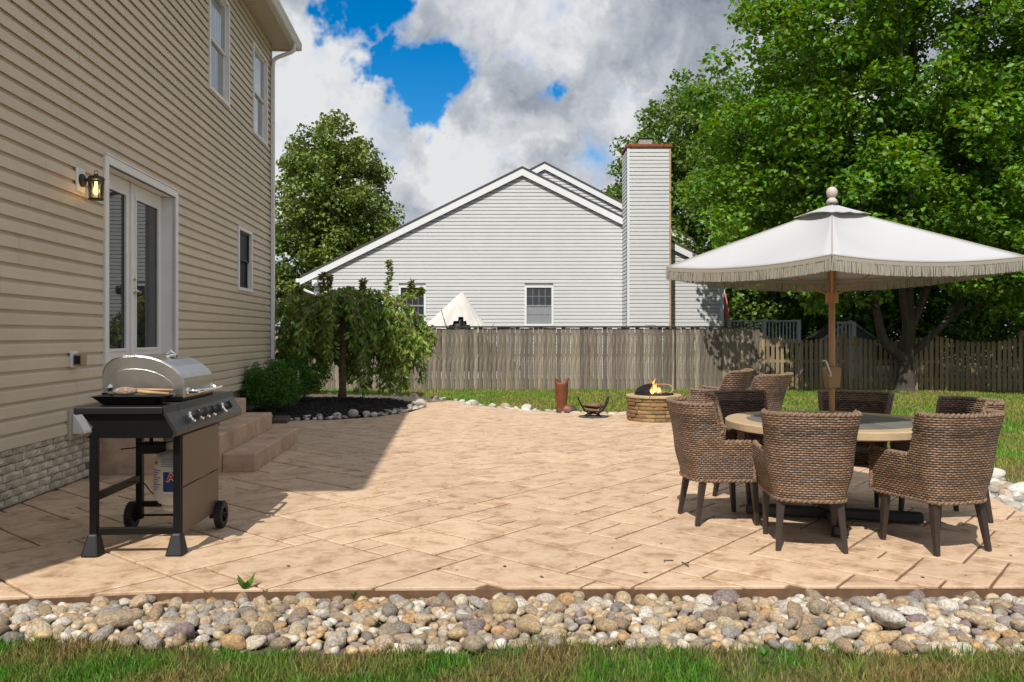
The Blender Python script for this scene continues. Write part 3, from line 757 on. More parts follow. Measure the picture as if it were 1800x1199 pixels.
# ================================================================== NEIGHBOUR'S HOUSE
NY = 28.4
def nx(px, Y=NY): return (px - CX) / F * Y
nb = thing('neighbour_house', 'white sided gable end house behind the wooden fence', 'house', (0, NY, -.25))
pkx, pkz = .36, 7.19 + .25; sl = .494
xl, xr = -6.95, 7.38
def roofz(x): return pkz - sl * abs(x - pkx)
def siding_wall(b, x0, x1, y, ztop, zb, c=.127, cut=()):
    """horizontal dutch-lap courses between x0..x1 facing -y, clipped under ztop(x)"""
    z = zb
    zmax = max(ztop(x0), ztop(x1), ztop(min(max(pkx, x0), x1)))
    while z < zmax:
        zt = z + c
        lo, hi = x0, x1
        if ztop(x0) < zt: lo = max(lo, pkx - (pkz - zt) / sl)
        if ztop(x1) < zt: hi = min(hi, pkx + (pkz - zt) / sl)
        segs = [(lo, hi)] if hi - lo > .05 else []
        for (a0, a1, q0, q1) in cut:
            if q0 < zt and q1 > z:
                ns = []
                for s0, s1 in segs:
                    if a0 > s0: ns.append((s0, min(s1, a0)))
                    if a1 < s1: ns.append((max(s0, a1), s1))
                segs = [q for q in ns if q[1] - q[0] > .01]
        for s0, s1 in segs:
            P = [(.002, z + .014), (.026, z + .014), (.027, z - .016), (.042, z - .015), (.038, z + c * .60), (.008, z + c * .84), (.004, zt)]
            vs = [(s0, y - p[0], p[1]) for p in P] + [(s1, y - p[0], p[1]) for p in P]
            b.add(vs, [(i, 7 + i, 8 + i, 1 + i) for i in range(6)])
        z = zt
win = [(nx(701), nx(749), 1.95, 3.37), (nx(922), nx(973), 1.95, 3.37)]
b = MB(); b.extrude([(xl, 0), (xr, 0), (xr, roofz(xr) - .1), (pkx, pkz - .1), (xl, roofz(xl) - .1)], 'y', .03, 8.0); b.build('wall_core', 'siding_white', nb)
b = MB(); siding_wall(b, xl, xr, 0.0, lambda x: roofz(x) - .06, .05, cut=[(w[0] + .01, w[1] - .01, w[2] + .01, w[3] - .01) for w in win])
tag(b.build('siding', 'siding_white', nb), kind='stuff')
# roof planes + rakes
b = MB()
for sgn, xe in ((-1, -7.42), (1, 7.85)):
    b.extrude([(pkx, pkz + .02), (xe, pkz - sl * abs(xe - pkx) + .02), (xe, pkz - sl * abs(xe - pkx) + .10), (pkx, pkz + .10)], 'y', -.16, 8.2)
b.build('roof', 'roof_shingle', nb)
for sgn, xe in ((-1, -7.42), (1, 7.85)):
    b = MB(); ze = pkz - sl * abs(xe - pkx)
    b.extrude([(pkx, pkz + .018), (xe, ze + .018), (xe, ze - .21), (pkx, pkz - .22)], 'y', -.15, -.115)
    b.extrude([(pkx, pkz - .10), (xe, ze - .10), (xe, ze - .12), (pkx, pkz - .12)], 'y', -.114, -.002)
    b.build('rake_board', 'trim_far', nb)
b = MB(); b.box(-7.56, -7.42, -.16, 8.1, roofz(-7.42) - .12, roofz(-7.42) + .01)
b.tube(catmull([(-7.48, -.2, 3.35), (-7.3, -.2, 3.22), (-6.95, -.1, 3.06), (-6.86, -.06, 2.95), (-6.86, -.06, 2.6)], 4), .05, 8); b.box(-6.92, -6.80, -.1, -.025, .05, 2.7)
b.build('gutter', 'trim_far', nb)
b = MB(); b.box(-6.98, -6.80, -.22, -.03, 3.36, 3.56); b.tube([(-6.9, -.22, 3.44), (-6.82, -.34, 3.40)], [.05, .07], 8); b.build('flood_light', 'corner_white', nb)
b = MB(); b.box(xr - .06, xr + .05, -.045, .05, 0, roofz(xr) - .1); b.build('corner_board', 'corner_white', nb)
for w in win:
    a, c, z0, z1 = w
    f = MB(); t = .075
    f.box(a, a + t, -.05, .02, z0, z1); f.box(c - t, c, -.05, .02, z0, z1); f.box(a + t, c - t, -.049, .02, z1 - t, z1); f.box(a + t, c - t, -.06, .02, z0, z0 + t)
    fo = f.build('window', 'trim_far', nb)
    zm = (z0 + z1) / 2
    s = MB(); s.box(a + t, c - t, -.03, .0, zm - .022, zm + .022)
    for k in range(1, 4):
        x = a + t + (c - a - 2 * t) * k / 4; s.box(x - .006, x + .006, -.012, -.004, z0 + t, z1 - t)
    for z in (z0 + (zm - z0) * .55, zm + (z1 - zm) * .47): s.box(a + t, c - t, -.0115, -.0045, z - .006, z + .006)
    s.build('muntin', 'flue', fo)
    p = MB(); p.box(a + t - .01, c - t + .01, -.002, .006, z0 + t - .01, zm); p.build('pane', 'pane_far', fo)
    p = MB(); p.box(a + t - .01, c - t + .01, -.003, .005, zm, z1 - t + .01); p.build('pane', 'pane_far', fo)
    if a > 0:
        bl = MB()
        for k in range(34): bl.box(a + t + .01, c - t - .01, -.0028, -.0022, z0 + t + .02 + k * .036, z0 + t + .036 + k * .036)
        bl.build('blind', 'deck_white', fo)
# second, higher gable further back
b = MB(); bx_, bz_ = nx(957, 34), 8.55 + .25
b.extrude([(-4, 0), (7.3, 0), (7.3, bz_ - .52 * 5.9), (bx_, bz_ - .1), (-4, bz_ - .52 * 5.4)], 'y', 5.65, 11); b.build('rear_wall', 'siding_white', nb)
b = MB()
z = 5.2
while z < bz_ - .15:
    hi = bx_ + (bz_ - .12 - z - .127) / .52; lo = max(0.5, bx_ - (bz_ - .12 - z - .127) / .52)
    if hi > lo:
        P = [(.002, z + .014), (.026, z + .014), (.027, z - .018), (.044, z - .017), (.039, z + .076), (.008, z + .106), (.004, z + .127)]
        vs = [(lo, 5.6 - p[0], p[1]) for p in P] + [(hi, 5.6 - p[0], p[1]) for p in P]; b.add(vs, [(i, 7 + i, 8 + i, 1 + i) for i in range(6)])
    z += .127
tag(b.build('rear_siding', 'siding_white', nb), kind='stuff')
b = MB()
for xe in (-3.5, 7.7):
    ze = bz_ - .52 * abs(xe - bx_); b.extrude([(bx_, bz_ + .02), (xe, ze + .02), (xe, ze + .11), (bx_, bz_ + .11)], 'y', 5.44, 11)
b.build('rear_roof', 'roof_shingle', nb)
b = MB()
for xe in (-3.5, 7.7):
    ze = bz_ - .52 * abs(xe - bx_); b.extrude([(bx_, bz_ + .018), (xe, ze + .018), (xe, ze - .2), (bx_, bz_ - .22)], 'y', 5.45, 5.48)
b.build('rake_board', 'trim_far', nb)
# chimney
ch0, ch1, chy = nx(1103, 27.2), nx(1179, 27.2), -1.2
ch = MB(); ch.box(ch0 + .02, ch1 - .02, chy + .03, .02, 0, 7.97); cho = ch.build('chimney', 'siding_white', nb)
b = MB(); z = .05
while z < 7.9:
    P = [(.002, z + .014), (.026, z + .014), (.027, z - .018), (.044, z - .017), (.039, z + .076), (.008, z + .106), (.004, z + .127)]
    vs = [(ch0 + .06, chy + .03 - p[0], p[1]) for p in P] + [(ch1 - .05, chy + .03 - p[0], p[1]) for p in P]; b.add(vs, [(i, 7 + i, 8 + i, 1 + i) for i in range(6)])
    vs = [(ch0 + .02 - p[0], chy + .06, p[1]) for p in P] + [(ch0 + .02 - p[0], .0, p[1]) for p in P]; b.add(vs, [(i, 1 + i, 8 + i, 7 + i) for i in range(6)])
    z += .127
tag(b.build('siding', 'siding_white', cho), kind='stuff')
b = MB(); b.box(ch0 - .01, ch0 + .07, chy - .005, chy + .07, 0, 7.97); b.build('corner_board', 'corner_white', cho)
b = MB(); b.box(ch1 - .06, ch1 + .01, chy - .005, chy + .07, 0, 7.97); b.box(ch1 - .018, ch1 + .006, chy + .07, 0, 0, 7.97); b.build('corner_board', 'rust_trim', cho)
b = MB(); b.box(ch0 - .05, ch1 + .05, chy - .05, .05, 7.955, 8.05); b.build('rusty_cap', 'rust', cho, bevel=.01)
b = MB(); fx = nx(1137, 27.2); b.box(fx - .22, fx + .22, chy + .25, chy + .7, 8.04, 8.27); b.build('flue', 'flue', cho, bevel=.01)
b = MB(); b.box(fx - .25, fx + .25, chy + .32, chy + .83, 8.31, 8.34)
for sx in (-.2, .2):
    for sy in (.37, .78): b.box(fx + sx - .015, fx + sx + .015, chy + sy - .015, chy + sy + .015, 8.26, 8.32)
b.build('flue_cap', 'black_metal', cho)
b = MB(); b.box(nx(1134, 27.2), nx(1152, 27.2), chy - .06, chy + .02, 1.80, 1.98); b.build('vent', 'flue', cho)

# ================================================================== FENCES
FY = 23.6; FZ = -.24
fence = thing('board_fence', 'tall weathered grey board fence with a dark cap rail', 'fence', (0, FY, FZ))
fx0, fx1 = nx(440, FY), nx(1334, FY)
ftop = 1.83
rg = random.Random(21)
bm_ = []
for s in range(4):
    b = MB(); w, h = .128, ftop
    vs = []; nz = 6
    for j in range(nz + 1):
        z = h * j / nz; wob = .002 * math.sin(j * 1.7 + s)
        for (x, y) in ((-w / 2 + wob, -.009), (w / 2 + wob, -.009 + .004 * math.sin(s + j)), (w / 2 + wob, .009), (-w / 2 + wob, .009)): vs.append((x, y, z))
    fs = [(j * 4 + k, j * 4 + (k + 1) % 4, j * 4 + 4 + (k + 1) % 4, j * 4 + 4 + k) for j in range(nz) for k in range(4)] + [(3, 2, 1, 0), tuple(nz * 4 + k for k in range(4))]
    b.add(vs, fs); o = b.build('board', 'fence_wood', fence); bm_.append(o.data); bpy.data.objects.remove(o)
x = fx0
while x < fx1:
    inst('board', rg.choice(bm_), fence, (x, -.03 + rg.uniform(-.004, .004), rg.uniform(-.02, .03)), (0, rg.uniform(-.006, .006), rg.uniform(-.06, .06)), (rg.uniform(.94, 1.05), 1, rg.uniform(.985, 1.0)))
    x += .1345
for z in (.25, .98, 1.60):
    b = MB(); b.box(fx0 - .1, fx1 + .05, -.018, .03, z, z + .09); b.build('rail', 'fence_wood', fence)
b = MB(); b.box(fx0 - .1, fx1 + .06, -.085, .09, ftop + .005, ftop + .05); b.build('cap_rail', 'fence_cap', fence, bevel=.006)
x = fx0 + .4
while x < fx1 + .3:
    b = MB(); b.box(-.05, .05, .031, .13, 0, ftop + .01); b.build('post', 'fence_wood', fence, loc=(min(x, fx1), 0, 0)); x += 2.36
for px in (862, 1035, 1186):
    b = MB(); b.box(-.022, .022, -.062, -.043, .05, ftop - .02); b.build('batten', 'fence_cap' if px == 1186 else 'fence_wood', fence, loc=(nx(px, FY), 0, 0))
# picket fence
pk = thing('picket_fence', 'brown picket fence with scalloped top behind the big tree', 'fence', (0, 0, 0))
pA = Vector((nx(1337, FY), FY, 0)); pB = Vector((nx(1960, 21.9), 21.9, 0))
Lp = (pB - pA).length; dp = (pB - pA).normalized(); an = math.atan2(dp.y, dp.x)
PW = 2.33; npan = int(Lp / PW) + 1
pm = []
for s in range(3):
    b = MB(); w = .092
    b.extrude([(-w / 2, 0), (w / 2, 0), (w / 2, .97), (w * .28, 1.0), (-w * .28, 1.0), (-w / 2, .97)], 'y', -.009, .009)
    o = b.build('picket', 'picket_wood', pk); pm.append(o.data); bpy.data.objects.remove(o)
t = .06
while t < Lp:
    f = (t % PW) / PW; sag = .20 * (1 - (2 * f - 1) ** 2)
    p = pA + dp * t; y = p.y
    hgt = 1.62 - sag - .10 * smooth01(0, Lp, t)
    inst('picket', rg.choice(pm), pk, (p.x, p.y - .03, lawn_z(y) + .05 + rg.uniform(-.01, .01)), (0, rg.uniform(-.008, .008), an + rg.uniform(-.04, .04)), (rg.uniform(.95, 1.05), 1, hgt))
    t += .134
for k in range(npan):
    a = pA + dp * (k * PW); c = pA + dp * min((k + 1) * PW, Lp)
    for z in (.28, .80, 1.28):
        b = MB(); b.beam((a.x, a.y + .012, lawn_z(a.y) + z + .05), (c.x, c.y + .012, lawn_z(c.y) + z + .05), .04, .085); b.build('rail', 'picket_wood', pk)
    b = MB(); b.box(-.05, .05, .034, .13, 0, 1.66); b.extrude([(-.05, 1.66), (.05, 1.66), (0, 1.72)], 'y', .034, .13)
    b.build('post', 'picket_wood', pk, loc=(a.x, a.y, lawn_z(a.y)))
# ================================================================== ROCK BORDERS
def rock_shape(seed, sub=3):
    rg = random.Random(seed); V, Fc = ICO[sub]
    o = Vector((rg.uniform(0, 90), rg.uniform(0, 90), rg.uniform(0, 90))); sq = Vector((rg.uniform(.95, 1.35), rg.uniform(.75, 1.0), rg.uniform(.55, .85)))
    ang = rg.random() < .55; cuts = [(Vector((rg.gauss(0, 1), rg.gauss(0, 1), rg.gauss(0, 1))).normalized(), rg.uniform(.62, .85)) for _ in range(8 if ang else 3)]
    vs = []
    for v in V:
        p = Vector(v); k = 1 + .22 * mnoise.noise(p * 1.1 + o) + .09 * mnoise.noise(p * 2.6 + o) + (.03 * mnoise.noise(p * 6 + o))
        p = p * k
        for n, d in cuts:
            e = p.dot(n) - d
            if e > 0: p = p - n * (e * .8)
        vs.append((p.x * sq.x, p.y * sq.y, p.z * sq.z))
    return vs, Fc
ROCK_HI = []; ROCK_LO = [np.array(rock_shape(100 + i, 2)[0]) for i in range(10)]
def rock_meshes(mat):
    out = []
    for i in range(12):
        v, f = rock_shape(i, 3); b = MB(); b.add(v, f); o = b.build('rock', mat, None, smooth=True); out.append(o.data); bpy.data.objects.remove(o)
    return out
MESH_R, MESH_P = rock_meshes('rock'), rock_meshes('pale_rock')
def throw(inside, bbox, rmin, rmax, tries, rg, pack=.80, big=.12, bigr=1.5):
    cell = rmax * 2 * bigr; grid = {}; out = []
    for t in range(tries):
        x, y = rg.uniform(bbox[0], bbox[1]), rg.uniform(bbox[2], bbox[3])
        q = inside(x, y)
        if not q: continue
        f = t / tries
        r = rmin + (rmax - rmin) * (rg.random() ** 1.6) * (1 - .6 * f)
        if rg.random() < big * (1 - f): r = rmax * rg.uniform(1.0, bigr)
        r *= q if isinstance(q, float) else 1
        gx, gy = int(x // cell), int(y // cell); ok = True
        for a in (-1, 0, 1):
            for c in (-1, 0, 1):
                for (X, Y, R) in grid.get((gx + a, gy + c), ()):
                    if (X - x) ** 2 + (Y - y) ** 2 < (pack * (R + r)) ** 2: ok = False; break
                if not ok: break
            if not ok: break
        if ok: grid.setdefault((gx, gy), []).append((x, y, r)); out.append((x, y, r))
    return out
def border(name, label, cat, inside, bbox, zf, rmin, rmax, tries, seed, meshes, bits, nparts, under=900, pack=.8, big=.12, lift=.35):
    rg = random.Random(seed); root = thing(name, label, cat, ((bbox[0] + bbox[1]) / 2, (bbox[2] + bbox[3]) / 2, zf((bbox[0] + bbox[1]) / 2, (bbox[2] + bbox[3]) / 2)))
    O = root.location
    R = throw(inside, bbox, rmin, rmax, tries, rg, pack, big)
    R.sort(key=lambda q: -q[2] / max(q[1], 1))
    V, Fs, n = [], [], 0
    def lo(x, y, z, r):
        nonlocal n
        P = ROCK_LO[rg.randrange(10)]; a = rg.uniform(0, 6.28); tl = rg.uniform(-.5, .5)
        ca, sa, ct, st = math.cos(a), math.sin(a), math.cos(tl), math.sin(tl)
        Q = P * r; Q = np.stack([Q[:, 0], Q[:, 1] * ct - Q[:, 2] * st, Q[:, 1] * st + Q[:, 2] * ct], 1)
        Q = np.stack([Q[:, 0] * ca - Q[:, 1] * sa + x - O.x, Q[:, 0] * sa + Q[:, 1] * ca + y - O.y, Q[:, 2] + z - O.z], 1)
        V.append(Q); Fs.append(np.array(ICO[2][1]) + n); n += len(Q)
    for i, (x, y, r) in enumerate(R):
        z = zf(x, y) + r * lift + rg.uniform(-.2, .3) * r
        if i < nparts:
            inst('rock', meshes[rg.randrange(12)], root, (x - O.x, y - O.y, z - O.z), (rg.uniform(-.5, .5), rg.uniform(-.4, .4), rg.uniform(0, 6.28)), (r * rg.uniform(.95, 1.2), r * rg.uniform(.85, 1.05), r * rg.uniform(.8, 1.05)))
        else: lo(x, y, z, r)
    k = 0
    while k < under:
        x, y = rg.uniform(bbox[0], bbox[1]), rg.uniform(bbox[2], bbox[3])
        if inside(x, y):
            r = rg.uniform(rmin * .6, rmin * 1.1); lo(x, y, zf(x, y) + rg.uniform(-.3, .5) * r, r)
        k += 1
    if V: tag(fast('small_rocks', np.concatenate(V), np.concatenate(Fs), bits, root, smooth=True), kind='stuff')
    return R
def edge_y(x):          # y of the patio's front edge
    E = PATIO[:9]
    for (a, c) in zip(E[:-1], E[1:]):
        if a[0] <= x <= c[0]: return a[1] + (c[1] - a[1]) * (x - a[0]) / (c[0] - a[0])
    return 4.1 if x < E[0][0] else 4.5
def front_in(x, y):
    e = edge_y(x); lo_ = 3.66 + .05 * math.sin(x * 2.1) + .05 * mnoise.noise(Vector((x * 1.6, 0, 0))) + (.02 if x > 0 else .06)
    return lo_ < y < e - .02
def front_z(x, y):
    return -.078 + .03 * math.sin(min(1, max(0, (y - 3.6) / .8)) * math.pi)
b = MB(); b.prism([(-4.5, 3.66), (4.6, 3.66), (4.6, 4.6), (-4.5, 4.2)], -.11, -.066)
tag(b.build('soil_strip', 'soil'), kind='structure')
RF = border('rock_border', 'wide band of loose rounded river rocks along the near edge of the patio', 'rock border', front_in, (-3.6, 3.7, 3.5, 4.6), front_z, .028, .060, 26000, 1, MESH_R, 'rock_bits', 300, under=2600, pack=.72, big=.035)
# rear and side borders follow the patio outline
def near_path(P, w0, w1):
    P = [Vector(p) for p in P]
    def f(x, y):
        q = Vector((x, y)); best = 9
        for a, c in zip(P[:-1], P[1:]):
            d = c - a; t = min(1, max(0, (q - a).dot(d) / d.length_squared)); e = q - (a + d * t)
            s = e.length * (1 if d.x * e.y - d.y * e.x > 0 else -1)
            if abs(s) < abs(best): best = s
        return w0 < best < w1
    return f
rear = [(-.9, 16.0), (-.35, 15.4), (.33, 14.75), (.82, 14.35), (1.3, 14.2), (1.99, 14.15), (2.6, 14.1)]
border('rear_rock_border', 'pale stones lining the far patio edge behind the boot planter', 'rock border', near_path(rear, .0, .34), (-1.6, 2.7, 13.8, 16.6), lambda x, y: -.06, .05, .10, 5000, 2, MESH_P, 'pale_bits', 120, under=500, pack=.8)
border('path_rock_border', 'grey stones edging the far side of the path behind the weeping tree', 'rock border', near_path([(-7.0, 19.0), (-5.2, 18.9), (-3.4, 18.6), (-2.0, 17.9), (-1.25, 16.9), (-.9, 16.0)], .0, .32), (-7.1, -.6, 15.9, 19.5), lambda x, y: -.07, .05, .09, 6000, 3, MESH_P, 'pale_bits', 80, under=500)
side = [(3.75, 4.9), (3.86, 5.6), (3.98, 6.3), (4.12, 7.0), (4.28, 7.7), (4.42, 8.6), (4.5, 9.6)]
border('side_rock_border', 'pale stones along the right patio edge beside the lawn', 'rock border', near_path(side, -.40, .0), (3.7, 5.1, 4.9, 9.6), lambda x, y: -.05, .05, .095, 6000, 4, MESH_P, 'pale_bits', 100, under=600)
bedge = [(-4.40, 12.93), (-3.7, 13.0), (-2.92, 13.2), (-2.35, 13.66), (-1.92, 14.43), (-1.73, 15.4), (-1.9, 16.06), (-2.46, 16.7)]
border('bed_edging', 'small white stones ringing the black mulch bed', 'rock border', near_path(bedge, -.03, .17), (-4.5, -1.5, 12.7, 16.8), lambda x, y: .0, .04, .085, 7000, 6, MESH_P, 'pale_bits', 160, under=350, pack=.85)

# ================================================================== GRASS
def blades(name, n, region, hmin, hmax, w, mat, seed, lab, two=True):
    rg = np.random.default_rng(seed); pts = []
    X0, X1, Y0, Y1, fn = region
    x = rg.uniform(X0, X1, n); y = rg.uniform(Y0, Y1, n); keep = np.array([fn(a, c) for a, c in zip(x, y)])
    x, y = x[keep], y[keep]; m = len(x)
    h = rg.uniform(hmin, hmax, m) * np.array([1 + .55 * mnoise.noise(Vector((a_ * 2.3, c_ * 2.3, 7))) for a_, c_ in zip(x, y)]); a = rg.uniform(0, 6.283, m); ww = w * rg.uniform(.6, 1.3, m); ln = rg.uniform(.1, .75, m) * h; la = rg.uniform(0, 6.283, m)
    z = np.array([lawn_z(q) for q in y]) - .004
    dx, dy = np.cos(a) * ww, np.sin(a) * ww; lx, ly = np.cos(la) * ln, np.sin(la) * ln
    V = np.empty((m, 5, 3))
    V[:, 0] = np.stack([x - dx, y - dy, z], 1); V[:, 1] = np.stack([x + dx, y + dy, z], 1)
    V[:, 2] = np.stack([x + dx * .8 + lx * .35, y + dy * .8 + ly * .35, z + h * .6], 1); V[:, 3] = np.stack([x - dx * .8 + lx * .35, y - dy * .8 + ly * .35, z + h * .6], 1)
    V[:, 4] = np.stack([x + lx, y + ly, z + h], 1)
    base = (np.arange(m) * 5)[:, None]
    Fa = np.concatenate([base + np.array([[0, 1, 2]]), base + np.array([[0, 2, 3]]), base + np.array([[3, 2, 4]])], 0)
    return tag(fast(name, V.reshape(-1, 3), Fa, mat), lab, 'grass', kind='stuff')
def front_grass(x, y):
    e = 3.70 + .05 * math.sin(x * 2.1) + .05 * mnoise.noise(Vector((x * 1.6, 0, 0))) + .13 * mnoise.noise(Vector((x * 3, 5, 0)))
    if y > e: return False
    d = mnoise.noise(Vector((x * 1.3, y * 2.2, 9))) + .25 * (1 if x < -.2 else -.35)
    return random.random() < (.97 if d > -.1 else .62)
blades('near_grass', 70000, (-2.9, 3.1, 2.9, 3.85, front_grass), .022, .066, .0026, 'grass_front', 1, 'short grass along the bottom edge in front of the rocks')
def lawn_in(x, y):
    if abs(x) > .66 * y + 1.0: return False
    if x < 4.6 and y < 19.1 and (inpoly(x, y, PATIO) or (x < -1.7 and inpoly(x, y, BED))): return False
    if x < -3.6 - .074 * y + .4 and y < 16: return False
    if y < 4.6: return False
    d = mnoise.noise(Vector((x * .55, y * .55, 2))) + .5 * mnoise.noise(Vector((x * 1.7, y * 1.7, 4)))
    return random.random() < (1.0 if d > -.2 else .55)
blades('lawn_grass_near', 60000, (4.0, 9.0, 4.8, 11.5, lawn_in), .03, .07, .0045, 'grass', 2, 'mown lawn to the right of the patio')
blades('lawn_grass', 160000, (-8, 16.5, 11.5, 23.9, lawn_in), .04, .08, .009, 'grass', 3, 'mown lawn running back to the fences')
blades('far_grass', 30000, (-6, 22, 23.9, 30, lambda x, y: abs(x) < .7 * y), .05, .12, .02, 'grass', 4, 'grass seen through the gaps of the picket fence')

# ================================================================== TREES
def leaf_cloud(centers, radii, counts, size, rg, up=.55, squash=.75, long=1.35, droop=0.0):
    C = np.repeat(centers, counts, 0); R = np.repeat(radii, counts, 0); n = len(C)
    d = rg.normal(size=(n, 3)); d /= np.linalg.norm(d, axis=1)[:, None] + 1e-9; rr = rg.uniform(.15, 1.0, n) ** .5
    P = C + d * (rr * R)[:, None] * np.array([1, 1, squash])
    nrm = rg.normal(size=(n, 3)); nrm /= np.linalg.norm(nrm, axis=1)[:, None]; nrm = nrm * (1 - up) + np.array([0, 0, up]) + d * .25; nrm /= np.linalg.norm(nrm, axis=1)[:, None]
    t = rg.normal(size=(n, 3)) + np.array([0, 0, -droop * 3]); t -= nrm * (t * nrm).sum(1)[:, None]; t /= np.linalg.norm(t, axis=1)[:, None] + 1e-9
    s = np.cross(nrm, t); L = size * rg.uniform(.6, 1.25, n); Wd = L / long * .5
    V = np.empty((n, 4, 3)); bend = nrm * (L * .16)[:, None]
    V[:, 0] = P - t * (L * .5)[:, None]; V[:, 2] = P + t * (L * .5)[:, None] - bend
    V[:, 1] = P + s * Wd[:, None] + bend * .4 + t * (L * .06)[:, None]; V[:, 3] = P - s * Wd[:, None] + bend * .4 + t * (L * .06)[:, None]
    base = (np.arange(n) * 4)[:, None]
    return V.reshape(-1, 3), np.concatenate([base + np.array([[0, 1, 2]]), base + np.array([[0, 2, 3]])], 0)
def tree(name, label, base, blobs, ncl, nleaf, lsize, mat, bark, trunk_r, seed, limbs=None, clr=(.45, .8), up=.5, squash=.7, twig=.02, thin=0.0, trunk_top=.85, group=None):
    """blobs: list of (cx,cy,cz,rx,ry,rz) crown ellipsoids in world space"""
    rg = np.random.default_rng(seed); R = random.Random(seed); base = Vector(base)
    root = thing(name, label, 'tree', base, 0, group)
    vol = np.array([q[3] * q[4] * q[5] for q in blobs]); vol = vol / vol.sum(); C = []
    tries = 0
    while len(C) < ncl and tries < ncl * 40:
        tries += 1
        q = blobs[rg.choice(len(blobs), p=vol)]; d = rg.normal(size=3); d /= np.linalg.norm(d); r = rg.uniform(0, 1) ** .42
        p = np.array(q[:3]) + d * r * np.array(q[3:])
        if mnoise.noise(Vector(p) * .55 + Vector((seed, 0, 0))) < -.28 + thin: continue
        if p[2] < base.z + .5: continue
        C.append(p)
    C = np.array(C)
    # skeleton
    top = max(q[2] + q[5] * .8 for q in blobs); cx = sum(q[0] * w for q, w in zip(blobs, vol)); cy = sum(q[1] * w for q, w in zip(blobs, vol))
    if limbs is None:
        tp = Vector((cx, cy, base.z + (top - base.z) * trunk_top))
        limbs = [[tuple(base), tuple(base.lerp(tp, .35) + Vector((R.uniform(-.15, .15), R.uniform(-.15, .15), 0))), tuple(base.lerp(tp, .7)), tuple(tp)]]
        lr = [(trunk_r, .04)]
    else:
        lr = [(l[1], l[2]) for l in limbs]; limbs = [l[0] for l in limbs]
    b = MB(); nodes = []
    for l, (r0, r1) in zip(limbs, lr):
        pts = catmull(l, 7); m = len(pts)
        rad = [r0 + (r1 - r0) * (i / (m - 1)) ** .8 for i in range(m)]
        if abs(pts[0].z - base.z) < .01: rad[0] *= 1.45; rad[1] *= 1.2
        b.tube([p - base for p in pts], rad, 10)
        for p, r in zip(pts, rad): nodes.append((np.array(p), r))
    order = np.argsort(np.linalg.norm(C - np.array([cx, cy, base.z + 2]), axis=1))
    NP = [n[0] for n in nodes]; NR = [n[1] for n in nodes]
    for i in order:
        p = C[i]; A = np.array(NP); dd = np.linalg.norm(A - p, axis=1) + np.maximum(0, A[:, 2] - p[2] + .3) * 1.6; k = int(np.argmin(dd))
        a = Vector(NP[k]); c = Vector(p); L = (c - a).length
        if L < .15: continue
        mid = a.lerp(c, .5) + Vector((R.uniform(-.1, .1), R.uniform(-.1, .1), .12)) * L
        r0 = min(NR[k] * .7, .012 + twig * L + .02); pts = [a, a.lerp(mid, .55) + Vector((0, 0, .02 * L)), mid, c]
        b.tube([q - base for q in pts], [r0, r0 * .8, r0 * .62, r0 * .3], 5, cap=False)
        for f, s in ((.5, .62), (1.0, .3)):
            NP.append(np.array(a.lerp(mid, f * 2) if f <= .5 else c)); NR.append(max(.012, r0 * s))
    b.build('trunk', bark, root, smooth=True)
    rad = rg.uniform(clr[0], clr[1], len(C)); w = rad ** 2; cnt = np.maximum(3, (w / w.sum() * nleaf * rg.uniform(.6, 1.4, len(C))).astype(int))
    V, Fa = leaf_cloud(C - np.array(base), rad, cnt, lsize, rg, up, squash)
    tag(fast('crown', V, Fa, mat, root), kind='stuff')
    return root
# big maple in front of the picket fence
mb = (10.95, 22.5, -.25)
ml = [([mb, (10.97, 22.5, .3), (11.0, 22.5, .85), (11.0, 22.4, 2.0), (10.9, 22.3, 4.2), (11.1, 22.3, 7.0), (11.0, 22.2, 10.5), (10.8, 22.2, 13.5)], .27, .04),
      ([(10.97, 22.5, .7), (10.35, 22.35, 1.15), (10.05, 22.2, 1.9), (9.7, 22.0, 3.5), (9.2, 21.7, 6.0), (8.7, 21.5, 9.0)], .17, .03),
      ([(10.95, 22.5, .75), (11.55, 22.45, 1.25), (12.3, 22.4, 2.1), (13.3, 22.3, 3.9), (14.2, 22.2, 6.5), (14.6, 22.2, 9.0)], .12, .03),
      ([(11.0, 22.45, 1.6), (10.6, 22.0, 2.8), (10.2, 21.2, 4.6), (9.9, 20.5, 7.0), (9.7, 20.2, 9.5)], .12, .03),
      ([(11.0, 22.45, 1.3), (11.35, 22.3, 2.4), (11.9, 21.9, 4.5), (12.3, 21.5, 7.5), (12.4, 21.3, 10.5)], .13, .03),
      ([(10.9, 22.3, 4.2), (9.6, 22.4, 5.3), (7.9, 22.6, 6.3), (6.4, 22.8, 7.0)], .08, .02),
      ([(10.6, 22.2, 3.0), (9.2, 22.8, 3.6), (7.8, 23.6, 4.1), (6.6, 24.6, 4.6)], .06, .015)]
